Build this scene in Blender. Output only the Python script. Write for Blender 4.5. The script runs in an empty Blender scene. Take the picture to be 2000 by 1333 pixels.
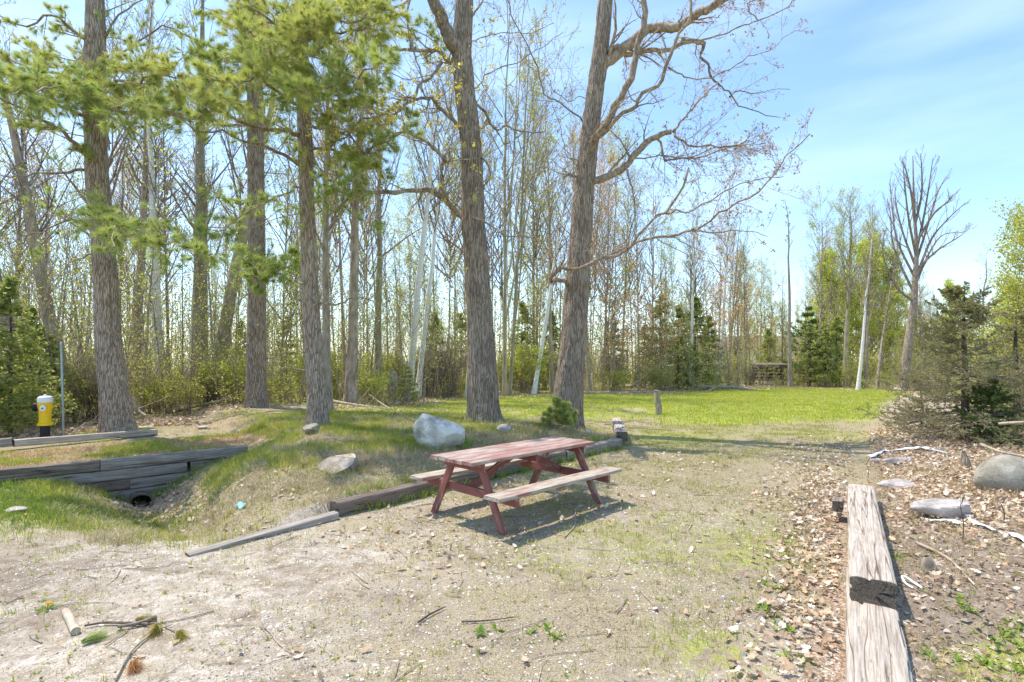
import bpy, math, random
import numpy as np
from mathutils import Vector, Matrix
rad = math.radians
S = bpy.context.scene
COL = S.collection
random.seed(5)
# ------------------------------------------------------------------ camera, sky, sun, exposure
F, YH, CH = 1041.0, 707.0, 1.778            # focal length / horizon row in 2000 px units, eye height
cam = bpy.data.cameras.new('camera'); cam.sensor_width = 36; cam.lens = F/2000*36
cam.shift_y = (YH-666.5)/2000; cam.clip_end = 2000; cam.clip_start = .05
camo = bpy.data.objects.new('camera', cam); COL.objects.link(camo)
camo.location = (0, 0, CH); camo.rotation_euler = (rad(90), 0, 0); S.camera = camo
SUN_AZ, SUN_EL = rad(-64), rad(65)
wd = bpy.data.worlds.new('World'); S.world = wd; wd.use_nodes = True
wn = wd.node_tree; wn.nodes.clear()
sky = wn.nodes.new('ShaderNodeTexSky'); sky.sky_type = 'NISHITA'; sky.sun_disc = False
sky.sun_elevation = SUN_EL; sky.sun_rotation = SUN_AZ; sky.dust_density = .7; sky.ozone_density = 1.3; sky.air_density = 1.0
bgn = wn.nodes.new('ShaderNodeBackground'); bgn.inputs[1].default_value = .145
wo = wn.nodes.new('ShaderNodeOutputWorld')
# thin high cloud wisps mixed over the sky
tcw = wn.nodes.new('ShaderNodeTexCoord'); mpw = wn.nodes.new('ShaderNodeMapping')
mpw.inputs['Rotation'].default_value = (0, rad(-24), rad(10)); mpw.inputs['Scale'].default_value = (1.0, 1.0, 4.5)
nzw = wn.nodes.new('ShaderNodeTexNoise'); nzw.inputs['Scale'].default_value = 1.5; nzw.inputs['Detail'].default_value = 5
nzw.inputs['Roughness'].default_value = .5
rmw = wn.nodes.new('ShaderNodeMapRange'); rmw.inputs[1].default_value = .48; rmw.inputs[2].default_value = .80
rmw.inputs[3].default_value = .0; rmw.inputs[4].default_value = .38
mxw = wn.nodes.new('ShaderNodeMix'); mxw.data_type = 'RGBA'; mxw.inputs[7].default_value = (4.8, 5.6, 6.4, 1)
wn.links.new(tcw.outputs['Generated'], mpw.inputs[0]); wn.links.new(mpw.outputs[0], nzw.inputs[0])
wn.links.new(nzw.outputs[0], rmw.inputs[0]); wn.links.new(rmw.outputs[0], mxw.inputs[0])
tnw = wn.nodes.new('ShaderNodeMix'); tnw.data_type = 'RGBA'; tnw.blend_type = 'MULTIPLY'; tnw.inputs[0].default_value = 1; tnw.inputs[7].default_value = (.89, .98, 1.02, 1)
wn.links.new(sky.outputs[0], tnw.inputs[6]); wn.links.new(tnw.outputs[2], mxw.inputs[6]); wn.links.new(mxw.outputs[2], bgn.inputs[0]); wn.links.new(bgn.outputs[0], wo.inputs[0])
sl = bpy.data.lights.new('sun', 'SUN'); sl.energy = 2.65; sl.angle = rad(.55); sl.color = (1, .925, .80)
so = bpy.data.objects.new('sun', sl); COL.objects.link(so)
sd = Vector((math.sin(SUN_AZ)*math.cos(SUN_EL), math.cos(SUN_AZ)*math.cos(SUN_EL), math.sin(SUN_EL)))
so.rotation_euler = sd.to_track_quat('Z', 'Y').to_euler(); so.location = (0, 0, 30)
S.view_settings.view_transform = 'Standard'; S.view_settings.look = 'None'
S.view_settings.exposure = 1.13; S.view_settings.gamma = 1; S.view_settings.use_curve_mapping = False
S.render.engine = 'CYCLES'
S.cycles.max_bounces = 6; S.cycles.diffuse_bounces = 3; S.cycles.transparent_max_bounces = 4
S.cycles.transmission_bounces = 3; S.cycles.glossy_bounces = 2

# ------------------------------------------------------------------ numpy noise
_rg = np.random.default_rng(3); _T = _rg.random((32, 32, 32)).astype(np.float32)
def vn(x, y, z):
    xi = np.floor(x).astype(int); yi = np.floor(y).astype(int); zi = np.floor(z).astype(int)
    fx, fy, fz = x-xi, y-yi, z-zi
    fx = fx*fx*(3-2*fx); fy = fy*fy*(3-2*fy); fz = fz*fz*(3-2*fz)
    def g(a, b, c): return _T[(xi+a) & 31, (yi+b) & 31, (zi+c) & 31]
    return ((g(0,0,0)*(1-fx)+g(1,0,0)*fx)*(1-fy)+(g(0,1,0)*(1-fx)+g(1,1,0)*fx)*fy)*(1-fz) + \
           ((g(0,0,1)*(1-fx)+g(1,0,1)*fx)*(1-fy)+(g(0,1,1)*(1-fx)+g(1,1,1)*fx)*fy)*fz
def fbm(x, y, z=0., o=4):
    x = np.asarray(x, float); y = np.asarray(y, float); z = np.zeros_like(x)+z
    s = 0; a = .5; t = 0
    for i in range(o):
        s = s+a*vn(x*2**i+i*7.3, y*2**i+i*3.1, z*2**i+i*5.7); t += a; a *= .5
    return s/t
def sm(x, a, b):
    t = np.clip((x-a)/(b-a), 0, 1); return t*t*(3-2*t)

# ------------------------------------------------------------------ terrain
WA = np.array((-7.78, 8.1)); WU = np.array((.761, .649)); WN = np.array((-.649, .761))   # left retaining wall line
TB = np.array((-2.04, 6.12)); TU = np.array((.65, .76)); TN = np.array((-.76, .65))      # timbers behind the table
RB = np.array((1.40, 2.0)); RU = np.array((.53, .848)); RN = np.array((.848, -.53))      # right timbers
DIT = [(-6.3, 9.0, .50, .75), (-5.6, 8.3, .56, .8), (-4.8, 7.4, .52, .8), (-4.0, 6.5, .36, .7), (-3.35, 5.6, .10, .5)]
def ditch(x, y):
    best = np.zeros_like(x)
    for (x0, y0, d0, w0), (x1, y1, d1, w1) in zip(DIT[:-1], DIT[1:]):
        L = (x1-x0)**2+(y1-y0)**2
        t = np.clip(((x-x0)*(x1-x0)+(y-y0)*(y1-y0))/L, 0, 1)
        d = np.hypot(x-x0-t*(x1-x0), y-y0-t*(y1-y0)); w = w0+(w1-w0)*t
        best = np.maximum(best, (d0+(d1-d0)*t)*np.exp(-(d/w)**2))
    return best
def Hh(x, y, noise=True):
    x = np.asarray(x, float); y = np.asarray(y, float)
    s = (x-WA[0])*WN[0]+(y-WA[1])*WN[1]; t = (x-WA[0])*WU[0]+(y-WA[1])*WU[1]
    sb = (x-TB[0])*TN[0]+(y-TB[1])*TN[1]; tb = (x-TB[0])*TU[0]+(y-TB[1])*TU[1]
    sr = (x-RB[0])*RN[0]+(y-RB[1])*RN[1]; tr = (x-RB[0])*RU[0]+(y-RB[1])*RU[1]
    # bed behind the wall
    far = 1-sm(y, 17, 24)
    bed = .125*np.where(t < 3.4, (s > .10)*1., sm(s, -.5, .7))*far
    bed = np.where((t > 2.7) & (t < 4.2) & (s <= .1), np.maximum(bed, .11*sm(t, 3.1, 3.6)*sm(s, -.5, 0)), bed)
    # berm
    br = (.155*sm(sb, .09, .13)+.20*sm(sb, .2, 2.6))*(1-sm(tb, 6.3, 7.8)*(1-.5*sm(sb, 2, 4)))*sm(tb, -1.1, .2)*far
    br = br*np.maximum(sm(t, 3.1, 4.6), sm(-s, .5, 2.4)*(s < 0))
    br = np.where(tb > 7, br*(1-sm(tb, 7, 10.5)), br)
    dm = ditch(x, y)
    front = -dm*(1-((s > .10) & (t < 3.6)))
    left = -.10*sm(-x, 3.5, 6)*(s < .1)*(1-sm(y, 9, 12))*sm(y, 3, 6)
    z = np.maximum(bed, br)+front+np.where(s > .1, 0, left)
    # right bank
    near = sm(tr, 1.75, 2.2)
    rb = sm(sr, .02, .14)*(.04+near*.13)*(1-sm(tr, 5.0, 6.5))+sm(sr, .1, 2.2)*sm(tr, 1.2, 4.5)*.16*(1-sm(y, 13, 20))
    rb = rb+sm(tr, 5.0, 6.5)*sm(sr, -.2, 1.2)*.13*(1-sm(y, 12, 18))
    z = z+rb
    if noise:
        onb = np.clip(br/.3+dm/.4, 0, 1)
        z = z+(fbm(x*1.1, y*1.1, 1.5)-.5)*(.05+.10*onb)+(fbm(x*6, y*6, 7.5, 3)-.5)*(.016+.05*onb+.03*np.clip(rb/.2, 0, 1))
        z = z+(fbm(x*.11, y*.11, 3.5, 2)-.5)*.5*sm(y, 24, 60)
    return z
def hz(x, y): return float(Hh(np.array([x]), np.array([y]))[0])
def W(px, py, Y): return Vector(((px-1000)/F*Y, Y, CH-(py-YH)/F*Y))
def G(px, py):
    "where the sight line of a pixel of the photograph meets the ground"
    Y = np.geomspace(1.5, 120, 900); X = (px-1000)/F*Y; Z = CH-(py-YH)/F*Y
    d = Z-Hh(X, Y); i = int(np.argmax(d < 0))
    if d[i] >= 0: i = len(Y)-1
    f = d[i-1]/(d[i-1]-d[i]+1e-9); y = Y[i-1]+(Y[i]-Y[i-1])*f; x = (px-1000)/F*y
    return Vector((x, y, hz(x, y)))
def GY(px, Y): x = (px-1000)/F*Y; return Vector((x, Y, hz(x, Y)))
def ppx(x, y): return 1000+F*x/y
def ppy(x, y, z): return YH+F*(CH-z)/y

# ------------------------------------------------------------------ materials
MATS = {}
def nt(name):
    m = bpy.data.materials.new(name); m.use_nodes = True; t = m.node_tree; t.nodes.clear()
    o = t.nodes.new('ShaderNodeOutputMaterial'); b = t.nodes.new('ShaderNodeBsdfPrincipled')
    b.inputs['Roughness'].default_value = .85; b.inputs['Specular IOR Level'].default_value = .25
    t.links.new(b.outputs[0], o.inputs[0]); MATS[name] = m
    return m, t, b, o
def N(t, ty, **k):
    n = t.nodes.new(ty)
    for a, v in k.items():
        if isinstance(a, str) and a.startswith('i'): n.inputs[int(a[1:])].default_value = v
        else: setattr(n, a, v)
    return n
def noise(t, vec, scale, sc=(1, 1, 1), detail=4, rough=.6, out=0):
    mp = t.nodes.new('ShaderNodeMapping'); mp.inputs['Scale'].default_value = sc; t.links.new(vec, mp.inputs[0])
    n = t.nodes.new('ShaderNodeTexNoise'); n.inputs['Scale'].default_value = scale
    n.inputs['Detail'].default_value = detail; n.inputs['Roughness'].default_value = rough
    t.links.new(mp.outputs[0], n.inputs[0]); return n.outputs[out]
def ramp(t, fac, stops):
    r = t.nodes.new('ShaderNodeValToRGB'); e = r.color_ramp.elements
    while len(e) < len(stops): e.new(.5)
    for q, (p, c) in zip(e, stops): q.position = p; q.color = (*c, 1) if len(c) == 3 else c
    t.links.new(fac, r.inputs[0]); return r.outputs[0]
def mix(t, fac, a, b, mode='MIX'):
    m = t.nodes.new('ShaderNodeMix'); m.data_type = 'RGBA'; m.blend_type = mode
    for v, i in ((fac, 0), (a, 6), (b, 7)):
        if hasattr(v, 'links'): t.links.new(v, m.inputs[i])
        else: m.inputs[i].default_value = v if i == 0 else (*v, 1)
    return m.outputs[2]
def bump(t, b, h, dist, strength=1.):
    n = t.nodes.new('ShaderNodeBump'); n.inputs['Distance'].default_value = dist; n.inputs['Strength'].default_value = strength
    t.links.new(h, n.inputs['Height']); t.links.new(n.outputs[0], b.inputs['Normal'])
def coord(t): return t.nodes.new('ShaderNodeTexCoord').outputs['Object']
def math_(t, op, a, b=None):
    m = t.nodes.new('ShaderNodeMath'); m.operation = op
    for v, i in ((a, 0), (b, 1)):
        if v is None: continue
        if hasattr(v, 'links'): t.links.new(v, m.inputs[i])
        else: m.inputs[i].default_value = v
    return m.outputs[0]

def bark(name, dark, mid, light, sc=9, st=.16, bd=.012, moss=None, lich=.0, plates=None):
    m, t, b, o = nt(name); c = coord(t)
    n1 = noise(t, c, sc, (1, 1, st), 5, .62); n2 = noise(t, c, 1.3, (1, 1, 1), 3)
    if plates:
        wob = t.nodes.new('ShaderNodeVectorMath'); wob.operation = 'ADD'; wv = noise(t, c, 7, (1, 1, .5), 2, .5, 1); sc_ = t.nodes.new('ShaderNodeVectorMath'); sc_.operation = 'SCALE'
        sc_.inputs['Scale'].default_value = .07; t.links.new(wv, sc_.inputs[0]); t.links.new(c, wob.inputs[0]); t.links.new(sc_.outputs[0], wob.inputs[1])
        mp = t.nodes.new('ShaderNodeMapping'); mp.inputs['Scale'].default_value = (1, 1, plates[1]); t.links.new(wob.outputs[0], mp.inputs[0])
        vo = N(t, 'ShaderNodeTexVoronoi', feature='DISTANCE_TO_EDGE'); vo.inputs['Scale'].default_value = plates[0]; t.links.new(mp.outputs[0], vo.inputs['Vector'])
        e = ramp(t, vo.outputs['Distance'], [(.0, (.0, .0, .0)), (.24, (1, 1, 1))])
        n1 = math_(t, 'ADD', math_(t, 'MULTIPLY', n1, .55), math_(t, 'MULTIPLY', e, .42))
    col = ramp(t, n1, [(.32, dark), (.5, mid), (.68, light)])
    col = mix(t, .55, col, ramp(t, n2, [(.3, (.72, .7, .7)), (.7, (1.15, 1.12, 1.08))]), 'MULTIPLY')
    if moss: col = mix(t, ramp(t, noise(t, c, 2.2, (1, 1, .6), 4), [(.5, (0, 0, 0)), (.64, (.75,)*3)]), col, moss)
    if lich: col = mix(t, ramp(t, noise(t, c, 5, (1, 1, .8), 4), [(.56, (0, 0, 0)), (.66, (lich,)*3)]), col, (.48, .48, .42))
    rn = N(t, 'ShaderNodeObjectInfo').outputs['Random']
    col = mix(t, 1., col, ramp(t, rn, [(0, (.78, .77, .8)), (1, (1.22, 1.18, 1.1))]), 'MULTIPLY')
    t.links.new(col, b.inputs['Base Color']); bump(t, b, n1, bd); return m
bark('bark_oak', (.18, .14, .105), (.31, .25, .19), (.46, .39, .31), 40, .06, .016, lich=.3, plates=(34, .05))
bark('bark_limb', (.16, .12, .09), (.30, .24, .19), (.47, .41, .34), 16, .3, .005, lich=.5)
bark('bark_pine', (.17, .13, .10), (.31, .25, .20), (.45, .38, .32), 36, .10, .013, lich=.25, plates=(34, .075))
bark('bark_grey', (.22, .18, .135), (.40, .335, .26), (.56, .49, .40), 12, .2, .008)
bark('bark_mossy', (.22, .19, .13), (.36, .32, .23), (.50, .46, .36), 12, .2, .008, moss=(.26, .27, .09))
bark('bark_twig', (.22, .17, .13), (.35, .28, .22), (.48, .40, .33), 7, 1, .002)
bark('bark_dark', (.05, .04, .032), (.10, .08, .065), (.18, .15, .12), 8, .6, .004)
bark('dead_wood', (.24, .2, .15), (.40, .345, .27), (.58, .52, .43), 12, .5, .004)
def birch():
    m, t, b, o = nt('bark_birch'); c = coord(t)
    n1 = noise(t, c, 5, (1, 1, 4.5), 4, .6); n2 = noise(t, c, 1.6, (1, 1, .7), 4)
    col = ramp(t, n1, [(.28, (.09, .08, .07)), (.36, (.62, .59, .54)), (.52, (.80, .78, .74))])
    col = mix(t, ramp(t, n2, [(.63, (0, 0, 0)), (.70, (.8,)*3)]), col, (.16, .135, .115))
    t.links.new(col, b.inputs['Base Color']); bump(t, b, n1, .004)
birch()
def foliage(name, trans=.45):
    m, t, b, o = nt(name)
    a = N(t, 'ShaderNodeAttribute', attribute_name='tint'); c = a.outputs['Color']
    t.links.new(c, b.inputs['Base Color']); b.inputs['Roughness'].default_value = .6
    tr = N(t, 'ShaderNodeBsdfTranslucent'); t.links.new(mix(t, 1., c, (1.25, 1.2, .7), 'MULTIPLY'), tr.inputs[0])
    ms = N(t, 'ShaderNodeMixShader'); ms.inputs[0].default_value = trans
    t.links.new(b.outputs[0], ms.inputs[1]); t.links.new(tr.outputs[0], ms.inputs[2]); t.links.new(ms.outputs[0], o.inputs[0])
foliage('foliage', .52); foliage('needle', .45); foliage('litter', .12)
def tintmat(name, rough=.85):
    m, t, b, o = nt(name); a = N(t, 'ShaderNodeAttribute', attribute_name='tint')
    t.links.new(a.outputs['Color'], b.inputs['Base Color']); b.inputs['Roughness'].default_value = rough
tintmat('tinted')
def timber_mat(name, dark, mid, light, brown=.35):
    m, t, b, o = nt(name); c = coord(t)
    rn = N(t, 'ShaderNodeObjectInfo').outputs['Random']
    ad = N(t, 'ShaderNodeVectorMath', operation='ADD'); t.links.new(c, ad.inputs[0])
    cb = N(t, 'ShaderNodeCombineXYZ'); t.links.new(math_(t, 'MULTIPLY', rn, 37.), cb.inputs[0]); t.links.new(cb.outputs[0], ad.inputs[1]); c = ad.outputs[0]
    n1 = noise(t, c, 95, (.035, 1, 1), 5, .7); n2 = noise(t, c, 2.5, (1, 1, 1), 4); n3 = noise(t, c, 26, (.05, 1, 1), 5, .75)
    col = ramp(t, n1, [(.30, dark), (.5, mid), (.70, light)])
    col = mix(t, .8, col, ramp(t, n3, [(.34, (.40, .36, .33)), (.46, (.95, .95, .95)), (.7, (1.12, 1.1, 1.08))]), 'MULTIPLY')
    ck = math_(t, 'ABSOLUTE', math_(t, 'SUBTRACT', noise(t, c, 9, (.035, 1, 1), 2, .5), .5)); ckr = ramp(t, ck, [(.0, (.30, .25, .21)), (.014, (1, 1, 1))])
    col = mix(t, 1., col, ckr, 'MULTIPLY')
    col = mix(t, math_(t, 'MULTIPLY', ramp(t, n2, [(.42, (0, 0, 0)), (.62, (1, 1, 1))]), brown), col, (.15, .10, .07))
    t.links.new(col, b.inputs['Base Color']); bump(t, b, math_(t, 'ADD', n1, math_(t, 'MULTIPLY', n3, 2.)), .004)
timber_mat('timber_dark', (.09, .07, .055), (.22, .175, .14), (.38, .32, .27), .4)
timber_mat('timber_grey', (.15, .125, .105), (.33, .285, .245), (.50, .455, .405), .3)
timber_mat('timber_pale', (.27, .22, .175), (.49, .42, .35), (.66, .59, .51), .2)
timber_mat('wood_grey', (.2, .17, .14), (.38, .34, .29), (.55, .51, .46), .25)
def paint(name, red, wood, thr, w=.05, extra=0.):
    "red paint flaking off grey wood"
    m, t, b, o = nt(name); c = coord(t)
    rn = N(t, 'ShaderNodeObjectInfo').outputs['Random']
    ad = N(t, 'ShaderNodeVectorMath', operation='ADD'); t.links.new(c, ad.inputs[0])
    cb = N(t, 'ShaderNodeCombineXYZ'); t.links.new(math_(t, 'MULTIPLY', rn, 23.), cb.inputs[1]); t.links.new(cb.outputs[0], ad.inputs[1]); c = ad.outputs[0]
    n1 = noise(t, c, 6, (.35, 1.6, 1.6), 6, .72); g = noise(t, c, 60, (.06, 1, 1), 4)
    wd_ = ramp(t, g, [(.3, tuple(v*.5 for v in wood)), (.5, wood), (.7, tuple(min(1, v*1.35) for v in wood))])
    rd = mix(t, .7, red, ramp(t, noise(t, c, 9, (.3, 1, 1), 4), [(.3, (.75, .78, .8)), (.7, (1.3, 1.25, 1.2))]), 'MULTIPLY')
    rn2 = math_(t, 'ADD', n1, math_(t, 'MULTIPLY', math_(t, 'SUBTRACT', rn, .5), extra))
    f = N(t, 'ShaderNodeMapRange', i1=thr-w, i2=thr+w); t.links.new(rn2, f.inputs[0])
    col = mix(t, f.outputs[0], rd, wd_)
    t.links.new(col, b.inputs['Base Color']); bump(t, b, math_(t, 'SUBTRACT', g, math_(t, 'MULTIPLY', f.outputs[0], .6)), .0025)
paint('paint_red', (.25, .095, .082), (.42, .34, .28), .57)
paint('paint_top', (.31, .16, .135), (.45, .385, .33), .52, .10, .12)
paint('paint_bench', (.30, .16, .135), (.42, .36, .29), .42, .05, .05)
def plain(name, col, rough=.7, metal=0., var=.0, sc=8, spec=.3, bd=0.):
    m, t, b, o = nt(name); b.inputs['Roughness'].default_value = rough; b.inputs['Metallic'].default_value = metal
    b.inputs['Specular IOR Level'].default_value = spec
    c = coord(t); n = noise(t, c, sc, (1, 1, 1), 5)
    cc = mix(t, 1., col, ramp(t, n, [(.3, (1-var,)*3), (.7, (1+var,)*3)]), 'MULTIPLY')
    t.links.new(cc, b.inputs['Base Color'])
    if bd: bump(t, b, n, bd)
plain('hydrant_yellow', (.86, .55, .015), .42, 0, .08); plain('hydrant_white', (.78, .8, .8), .45, 0, .06)
plain('hydrant_black', (.02, .02, .022), .5, 0, .2); plain('galvanised', (.34, .40, .42), .45, .4, .15)
plain('plastic_white', (.78, .8, .84), .4, 0, .08); plain('litter_blue', (.25, .62, .78), .5, 0, .1)
plain('roofing', (.21, .175, .165), .9, 0, .3, 6, .2, .01); plain('siding', (.55, .52, .5), .8, 0, .1); plain('glass_dark', (.05, .06, .07), .15, 0, 0)
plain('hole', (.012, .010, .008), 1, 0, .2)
def stone(name, a, bb, c3, dk):
    m, t, b, o = nt(name); c = coord(t)
    n1 = noise(t, c, 3.5, (1, 1, 1), 7, .7); n2 = noise(t, c, 40, (1, 1, 1), 3); n3 = noise(t, c, 1.2, (1, 1, 1.6), 4)
    col = ramp(t, n1, [(.34, dk), (.46, a), (.6, bb)])
    col = mix(t, ramp(t, n3, [(.45, (0, 0, 0)), (.62, (.8,)*3)]), col, c3)
    col = mix(t, .35, col, ramp(t, n2, [(.3, (.6, .6, .6)), (.7, (1.3, 1.3, 1.3))]), 'MULTIPLY')
    t.links.new(col, b.inputs['Base Color']); bump(t, b, math_(t, 'ADD', n1, math_(t, 'MULTIPLY', n2, .25)), .02)
stone('rock_grey', (.48, .44, .37), (.80, .755, .65), (.68, .63, .53), (.24, .225, .20))
stone('rock_tan', (.40, .36, .33), (.62, .56, .52), (.44, .36, .31), (.22, .18, .16))
stone('rock_round', (.27, .25, .20), (.40, .375, .32), (.33, .31, .25), (.20, .18, .14))

def ground_mat():
    m, t, b, o = nt('ground_cover'); c = coord(t)
    a = N(t, 'ShaderNodeAttribute', attribute_name='cover'); sp = N(t, 'ShaderNodeSeparateColor'); t.links.new(a.outputs['Color'], sp.inputs[0])
    lawn, dry, leaf = sp.outputs[0], sp.outputs[1], sp.outputs[2]; dirt = a.outputs['Alpha']
    f1 = noise(t, c, 55, (1, 1, 1), 4, .7); f2 = noise(t, c, 9, (1, 1, 1), 6, .72); f3 = noise(t, c, 1.4, (1, 1, 1), 5, .65)
    f4 = noise(t, c, 190, (1, 1, 1), 3, .75); vo = N(t, 'ShaderNodeTexVoronoi', i2=70.); t.links.new(c, vo.inputs[0]); vs = N(t, 'ShaderNodeSeparateColor'); t.links.new(vo.outputs['Color'], vs.inputs[0])
    f0 = noise(t, c, 3.6, (1, 1, 1), 5, .7)
    sand = ramp(t, f2, [(.28, (.40, .335, .27)), (.44, (.54, .475, .40)), (.58, (.66, .605, .53)), (.72, (.76, .715, .65))])
    sand = mix(t, .8, sand, ramp(t, f0, [(.36, (.62, .55, .42)), (.50, (.96, .94, .90)), (.64, (1.15, 1.14, 1.13))]), 'MULTIPLY')
    sand = mix(t, math_(t, 'MULTIPLY', ramp(t, f3, [(.40, (.85,)*3), (.60, (0, 0, 0))]), math_(t, 'MINIMUM', math_(t, 'MULTIPLY', dry, 2.2), 1.)), sand, mix(t, .6, (.42, .37, .25), ramp(t, f1, [(.3, (.5, .45, .35)), (.7, (1.5, 1.4, 1.25))]), 'MULTIPLY'))
    sand = mix(t, .75, sand, ramp(t, vs.outputs[0], [(0, (.78, .74, .70)), (.5, (.98, .98, .98)), (1, (1.18, 1.18, 1.18))]), 'MULTIPLY')
    dryc = ramp(t, f1, [(.3, (.22, .17, .10)), (.46, (.38, .32, .20)), (.6, (.50, .42, .29)), (.72, (.62, .54, .40))])
    grc = ramp(t, f1, [(.32, (.24, .27, .05)), (.5, (.38, .43, .08)), (.68, (.55, .54, .22))])
    grc = mix(t, .8, grc, ramp(t, f3, [(.32, (.70, .78, .75)), (.5, (1, 1, 1)), (.68, (1.28, 1.12, 1.05))]), 'MULTIPLY')
    lfc = ramp(t, vs.outputs[1], [(0, (.22, .14, .085)), (.4, (.40, .28, .19)), (.8, (.56, .44, .34)), (1, (.68, .6, .52))])
    drc = ramp(t, f2, [(.3, (.22, .165, .12)), (.55, (.36, .29, .225)), (.72, (.48, .40, .32))])
    def th(mask, n, lo=.32, hi=.68):
        # edges broken up by noise: mask + noise - .5 thresholded
        s = math_(t, 'ADD', mask, math_(t, 'MULTIPLY', math_(t, 'SUBTRACT', n, .5), 1.5))
        r = N(t, 'ShaderNodeMapRange', i1=lo, i2=hi); t.links.new(s, r.inputs[0]); return r.outputs[0]
    col = mix(t, th(dirt, f3), sand, drc)
    col = mix(t, th(dry, f2), col, dryc)
    col = mix(t, th(leaf, f2), col, lfc)
    col = mix(t, th(lawn, f2), col, grc)
    col = mix(t, .9, col, ramp(t, f4, [(.32, (.62, .57, .50)), (.48, (.97, .96, .95)), (.66, (1.22, 1.22, 1.22))]), 'MULTIPLY')
    t.links.new(col, b.inputs['Base Color']); b.inputs['Specular IOR Level'].default_value = .1; b.inputs['Roughness'].default_value = .95
    bump(t, b, math_(t, 'ADD', f1, math_(t, 'ADD', f2, math_(t, 'MULTIPLY', vs.outputs[0], .5))), .02)
ground_mat()

# ------------------------------------------------------------------ mesh helpers
def mesh(name, V, faces, mats, tint=None, smooth=True, mi=None, extra=None):
    "faces: list of (n,k) index arrays; mi: matching list of material indices"
    me = bpy.data.meshes.new(name); V = np.asarray(V, np.float32).reshape(-1, 3)
    me.vertices.add(len(V)); me.vertices.foreach_set('co', V.ravel())
    faces = [np.asarray(f, np.int32) for f in faces if len(f)]
    nl = sum(f.size for f in faces); nf = sum(len(f) for f in faces)
    me.loops.add(nl); me.polygons.add(nf)
    me.loops.foreach_set('vertex_index', np.concatenate([f.ravel() for f in faces]))
    tot = np.concatenate([np.full(len(f), f.shape[1], np.int32) for f in faces])
    me.polygons.foreach_set('loop_start', np.concatenate([[0], np.cumsum(tot)[:-1]]).astype(np.int32))
    me.polygons.foreach_set('loop_total', tot)
    if mi is not None: me.polygons.foreach_set('material_index', np.concatenate([np.full(len(f), k, np.int32) for f, k in zip(faces, mi)]))
    me.polygons.foreach_set('use_smooth', np.full(nf, smooth))
    for m in (mats if isinstance(mats, (list, tuple)) else [mats]): me.materials.append(MATS[m])
    if tint is not None:
        a = me.color_attributes.new('tint', 'FLOAT_COLOR', 'POINT'); c = np.ones((len(V), 4), np.float32); c[:, :3] = np.clip(tint, 0, 1)
        a.data.foreach_set('color', c.ravel())
    if extra is not None:
        a = me.color_attributes.new('cover', 'FLOAT_COLOR', 'POINT'); a.data.foreach_set('color', np.asarray(extra, np.float32).ravel())
    me.update(calc_edges=True); return me
def link(name, me, parent=None, loc=None, rot=None, **props):
    o = bpy.data.objects.new(name, me); COL.objects.link(o)
    if parent: o.parent = parent
    if loc is not None: o.location = loc
    if rot is not None: o.rotation_euler = rot
    for k, v in props.items(): o[k] = v
    return o
def thing(name, label, cat, loc=(0, 0, 0), rot=(0, 0, 0), group=None):
    o = link(name, None, None, loc, rot, label=label, category=cat); o.empty_display_size = .2
    if group: o['group'] = group
    return o
class Buf:
    def __init__(s): s.V = []; s.F = []; s.M = []; s.T = []; s.n = 0
    def add(s, V, F, mi=0, tint=None):
        V = np.asarray(V, float).reshape(-1, 3)
        s.V.append(V); s.T.append(np.zeros((len(V), 3))+.5 if tint is None else np.broadcast_to(tint, (len(V), 3)))
        for f in (F if isinstance(F, list) else [F]): s.F.append(np.asarray(f)+s.n); s.M.append(mi)
        s.n += len(V)
    def mesh(s, name, mats, smooth=True):
        return mesh(name, np.concatenate(s.V), s.F, mats, np.concatenate(s.T), smooth, s.M)
def norm(a): return a/np.maximum(np.linalg.norm(a, axis=-1, keepdims=True), 1e-9)
def tubes(P, R, n=5):
    "P (N,k,3) centre lines, R (N,k) radii"
    P = np.asarray(P, float); R = np.asarray(R, float); Nn, k, _ = P.shape
    T = norm(np.gradient(P, axis=1)); mt = norm(P[:, -1]-P[:, 0])
    ref = np.where(np.abs(mt[:, 2:3]) > .75, np.array([[1., 0, 0]]), np.array([[0, 0, 1.]]))[:, None, :]
    A = norm(np.cross(T, ref)); B = np.cross(T, A)
    th = np.arange(n)/n*2*math.pi
    V = P[:, :, None]+R[:, :, None, None]*(np.cos(th)[None, None, :, None]*A[:, :, None]+np.sin(th)[None, None, :, None]*B[:, :, None])
    idx = np.arange(Nn*k*n).reshape(Nn, k, n); nx = np.roll(idx, -1, 2)
    Fq = np.stack([idx[:, :-1], idx[:, 1:], nx[:, 1:], nx[:, :-1]], -1).reshape(-1, 4)
    return V.reshape(-1, 3), Fq
def lerp_path(P, t):
    "points at parameter t (N,m) on polylines P (N,k,3) or radii (N,k)"
    k = P.shape[1]; u = t*(k-1); i = np.clip(u.astype(int), 0, k-2); f = u-i
    r = np.arange(P.shape[0])[:, None]
    if P.ndim == 3: return P[r, i]*(1-f)[..., None]+P[r, i+1]*f[..., None]
    return P[r, i]*(1-f)+P[r, i+1]*f
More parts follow.
